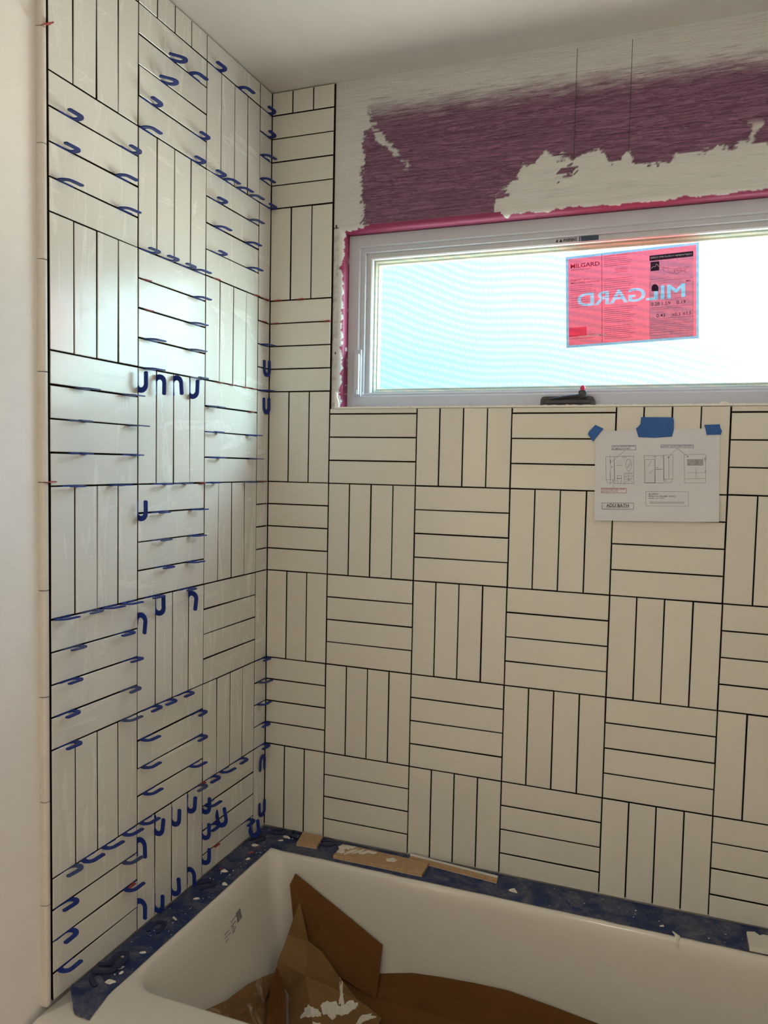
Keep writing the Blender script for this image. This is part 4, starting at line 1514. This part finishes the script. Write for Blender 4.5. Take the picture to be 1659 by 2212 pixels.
def draped(name, under, cx, cy, rx, ry, rot, seed, parent, th=0.0016):
    """irregular splash lying on the sheets below it"""
    V, F = [], []
    rings_, n = 4, 26
    def hz(x, y):
        zz = [z for z in (top_of(o_, x, y) for o_ in under) if z is not None]
        return max(zz) if zz else BZ + 0.008
    V.append((cx, cy, hz(cx, cy) + th))
    for r_ in range(1, rings_ + 1):
        for i in range(n):
            a = 2 * math.pi * i / n
            k = r_ / rings_ * (1 + 0.5 * nz(math.cos(a) * 1.6 + seed, math.sin(a) * 1.6, seed))
            x, y = rx * k * math.cos(a), ry * k * math.sin(a)
            x, y = cx + x * math.cos(rot) - y * math.sin(rot), cy + x * math.sin(rot) + y * math.cos(rot)
            V.append((x, y, hz(x, y) + (th if r_ < rings_ else 0.0003)))
    for i in range(n):
        F.append((0, 1 + i, 1 + (i + 1) % n))
        for r_ in range(rings_ - 1):
            a, b = 1 + r_ * n, 1 + (r_ + 1) * n
            F.append((a + i, b + i, b + (i + 1) % n, a + (i + 1) % n))
    return mesh(name, V, F, 'chip', parent)


for i, (x, y, rx, ry, rot) in enumerate([(0.345, -0.262, 0.030, 0.012, 0.35), (0.385, -0.245, 0.022, 0.009, 0.6), (0.300, -0.285, 0.024, 0.008, 0.1), (0.362, -0.236, 0.006, 0.018, 0.5), (0.43, -0.245, 0.026, 0.006, 0.9), (0.335, -0.30, 0.03, 0.009, 0.3)]):
    draped('spill_patch', (flap, liner), x, y, rx, ry, rot, 7.7 * i + 2, sp_)
zc = top_of(scrap, 0.190, -0.485)
V, F = chip(0.190, -0.485, 0.010, 0.7, 0.4, 77, z=(zc or -1.25) + 0.0005)
o = mesh('thinset_chip', V, F, 'chip', loc=(0.190, -0.485, zc or -1.25))
add_label(o, 'white thinset chip lying on the crumpled cardboard scrap', 'thinset chip', 'thinset chips on the tape')

# ------------------------------------------------------------------ plan sheet taped to the tiles
PO, PA = Vector((0.9150, 0, 0.1470)), math.radians(1.7)
PW, PH = 0.2835, 0.2195


def pfn(y):
    def f(u, v):
        bow = -0.006 * sst((v / PH - 0.55) / 0.45) - 0.0012 * math.sin(u / PW * math.pi)
        return (PO.x + u * math.cos(PA) + v * math.sin(PA), y + bow, PO.z + u * math.sin(PA) - v * math.cos(PA))
    return f


def pc(cx, cy):
    fu = (cx - (172 - 15 * (cy - 285) / 765)) / 1081
    return fu * PW, (cy - (290 - 28 * fu)) / (760 + 38 * fu) * PH


plan = empty('plan_sheet', (1.06, -0.004, -0.07))
tag(plan, 'white printed plan sheet reading ADU BATH taped to the tiles', 'paper')
V, F = [], []
f = pfn(-0.0026)
NU, NV = 12, 14
for j in range(NV + 1):
    for i in range(NU + 1):
        V.append(f(PW * i / NU, PH * j / NV))
for j in range(NV):
    for i in range(NU):
        a = j * (NU + 1) + i
        F.append((a, a + NU + 1, a + NU + 2, a + 1))
paper = mesh('paper', *solid(V, F, 0.00025), 'paper', plan, smooth=False)
f = pfn(-0.00305)


def R(x0, y0, x1, y1):
    return [(x0, y0), (x1, y0), (x1, y1), (x0, y1), (x0, y0)]


def ell(cx, cy, rx, ry, n=16):
    return [(cx + rx * math.cos(2 * math.pi * i / n), cy + ry * math.sin(2 * math.pi * i / n)) for i in range(n + 1)]


def fine(lines, maxlen=60):
    out = []
    for ln_ in lines:
        o_ = [ln_[0]]
        for a, b in zip(ln_[:-1], ln_[1:]):
            n = max(1, int(math.hypot(b[0] - a[0], b[1] - a[1]) / maxlen))
            for i in range(1, n + 1):
                o_.append((a[0] + (b[0] - a[0]) * i / n, a[1] + (b[1] - a[1]) * i / n))
        out.append([pc(*p) for p in o_])
    return out


grey = [R(266, 505, 340, 703), [(340, 505), (345, 735), (513, 735), (515, 500), (340, 505)], [(270, 703), (278, 728), (325, 728), (332, 703)], [(305, 490), (305, 740)],
        [(360, 580), (413, 578)], [(410, 503), (418, 512), (448, 511), (452, 502)], ell(470, 577, 27, 50), [(430, 645), (510, 642)], [(428, 655), (510, 652)], [(430, 655), (430, 733)], [(468, 668), (468, 730)],
        [(432, 672), (508, 668)], [(425, 672), (425, 672)], [(470, 630), (470, 645)], [(430, 700), (510, 697)], [(455, 600), (485, 555)], [(462, 605), (488, 570)],
        R(367, 667, 405, 690), [(367, 690), (375, 732)], [(405, 690), (398, 732)], [(435, 672), (508, 728)], [(508, 672), (435, 728)],
        R(607, 497, 775, 730), R(615, 530, 698, 727), [(778, 492), (857, 490), (853, 695), (778, 697), (778, 492)], [(785, 697), (793, 727), (840, 727), (850, 695)], [(820, 500), (820, 690)],
        [(680, 497), (682, 505), (705, 505), (708, 496)], [(640, 590), (670, 545)], [(650, 650), (680, 620)],
        [(703, 497), (703, 728)],
        [(952, 487), (1135, 485), (1130, 727), (952, 730), (952, 487)], [(952, 693), (1131, 690)], R(978, 528, 1110, 578), [(1050, 600), (1050, 690)], [(985, 640), (1125, 640)], [(1105, 515), (1130, 530)],
        R(618, 802, 985, 925), [(430, 450), (432, 460), (320, 550)], [(893, 432), (815, 515)], [(893, 432), (985, 507)], [(335, 703), (335, 772)]]
mesh('printed_drawing', *strokes(fine(grey), 0.00055, f), 'inkgrey', paper)
dark = [[(308, 535), (308, 560)], [(318, 585), (318, 600)], [(366, 692), (405, 690)], [(710, 612), (765, 611)], [(713, 598), (728, 597)], [(1128, 510), (1128, 545)], [(1128, 625), (1128, 640)], [(352, 708), (358, 714)], [(815, 515), (820, 505)], [(815, 515), (826, 511)], [(985, 507), (976, 504)], [(985, 507), (981, 498)], [(304, 640), (304, 690)],
        R(227, 900, 509, 953), [(265, 938), (468, 937)]]
mesh('printed_drawing', *strokes(fine(dark), 0.0008, f), 'ink', paper)


def prect(cx0, cy0, cx1, cy1, ff):
    return [ff(*pc(cx0, cy0)), ff(*pc(cx1, cy0)), ff(*pc(cx1, cy1)), ff(*pc(cx0, cy1))], [(3, 2, 1, 0)]


mesh('printed_shading', *join(prect(980, 530, 1108, 577, pfn(-0.00295)), *[prect(655, 888 + 7 * i, 950, 891 + 7 * i, f) for i in range(3)]), 'shade', paper)


def ptext(s, cx0, cy0, cx1, cy1, bold=0.0):
    u0, v0 = pc(cx0, cy0); u1, v1 = pc(cx1, cy1)
    return text_mesh(s, u0, u1, v0, v1, f, bold)


mesh('printed_title', *ptext('ADU BATH', 266, 935, 468, 908, 0.012), 'ink', paper)
mesh('printed_note', *join(ptext('CENTER TILE PATTERN W/', 328, 426, 528, 412, 0.01), ptext('PLUMBING FIXTURES', 328, 444, 487, 431, 0.01),
                           ptext('CENTER TILE PATTERN ON WALL', 758, 423, 1022, 406, 0.01),
                           strokes(fine([R(323, 410, 536, 448), R(754, 404, 1030, 428)]), 0.0008, f)), 'inkblue', paper)
mesh('printed_note', *join(ptext('TILE PATTERN SHALL START', 226, 791, 440, 778, 0.01), ptext('@ TOP OF TUB, TYP', 226, 809, 374, 796, 0.01),
                           strokes(fine([R(220, 775, 447, 815)]), 0.0008, f)), 'inkred', paper)
mesh('printed_note', *join(ptext('@ GREEN', 643, 831, 728, 818, 0.01), ptext('FINISH W/ CERAMIC PENCIL', 643, 849, 880, 836, 0.01), ptext('EDGE (1/2" X 8")', 643, 868, 778, 855, 0.01)), 'inkgrey', paper)


def tape_piece(pts, y, label):
    ff = lambda u, v: (PO.x + u * math.cos(PA) + v * math.sin(PA), y - 0.0006 * nz(u * 60, v * 60, 3), PO.z + u * math.sin(PA) - v * math.cos(PA))
    P = [ff(*pc(*p)) for p in pts]
    V = P + [(x, yy + 0.0005, z) for x, yy, z in P]
    n = len(P)
    F = [tuple(range(n)), tuple(range(n, 2 * n))[::-1]] + [(i, n + i, n + (i + 1) % n, (i + 1) % n) for i in range(n)]
    c = (sum(p[0] for p in P) / n, y, min(p[2] for p in P))
    o = mesh('painters_tape', V, F, 'tapebright', loc=c)
    add_label(o, label, 'tape', 'blue tape pieces holding the plan')


tape_piece([(150, 378), (130, 345), (105, 315), (118, 290), (175, 235), (250, 268), (200, 325)], -0.0044, 'slanted blue tape at the upper left corner of the plan')
tape_piece([(560, 340), (548, 300), (538, 265), (560, 250), (578, 230), (585, 170), (720, 170), (862, 172), (868, 200), (866, 280), (850, 335), (700, 345)], -0.0047, 'widest blue tape piece at the top middle of the plan')
tape_piece([(1140, 320), (1136, 290), (1130, 262), (1122, 235), (1250, 230), (1255, 262), (1268, 285), (1258, 318)], -0.0044, 'small blue tape at the upper right corner of the plan')

# ------------------------------------------------------------------ lift everything so that the floor is at height zero
bpy.context.view_layer.update()
for o in bpy.data.objects:
    if o.parent is None:
        o.location.z += -FLOOR
bpy.context.view_layer.update()
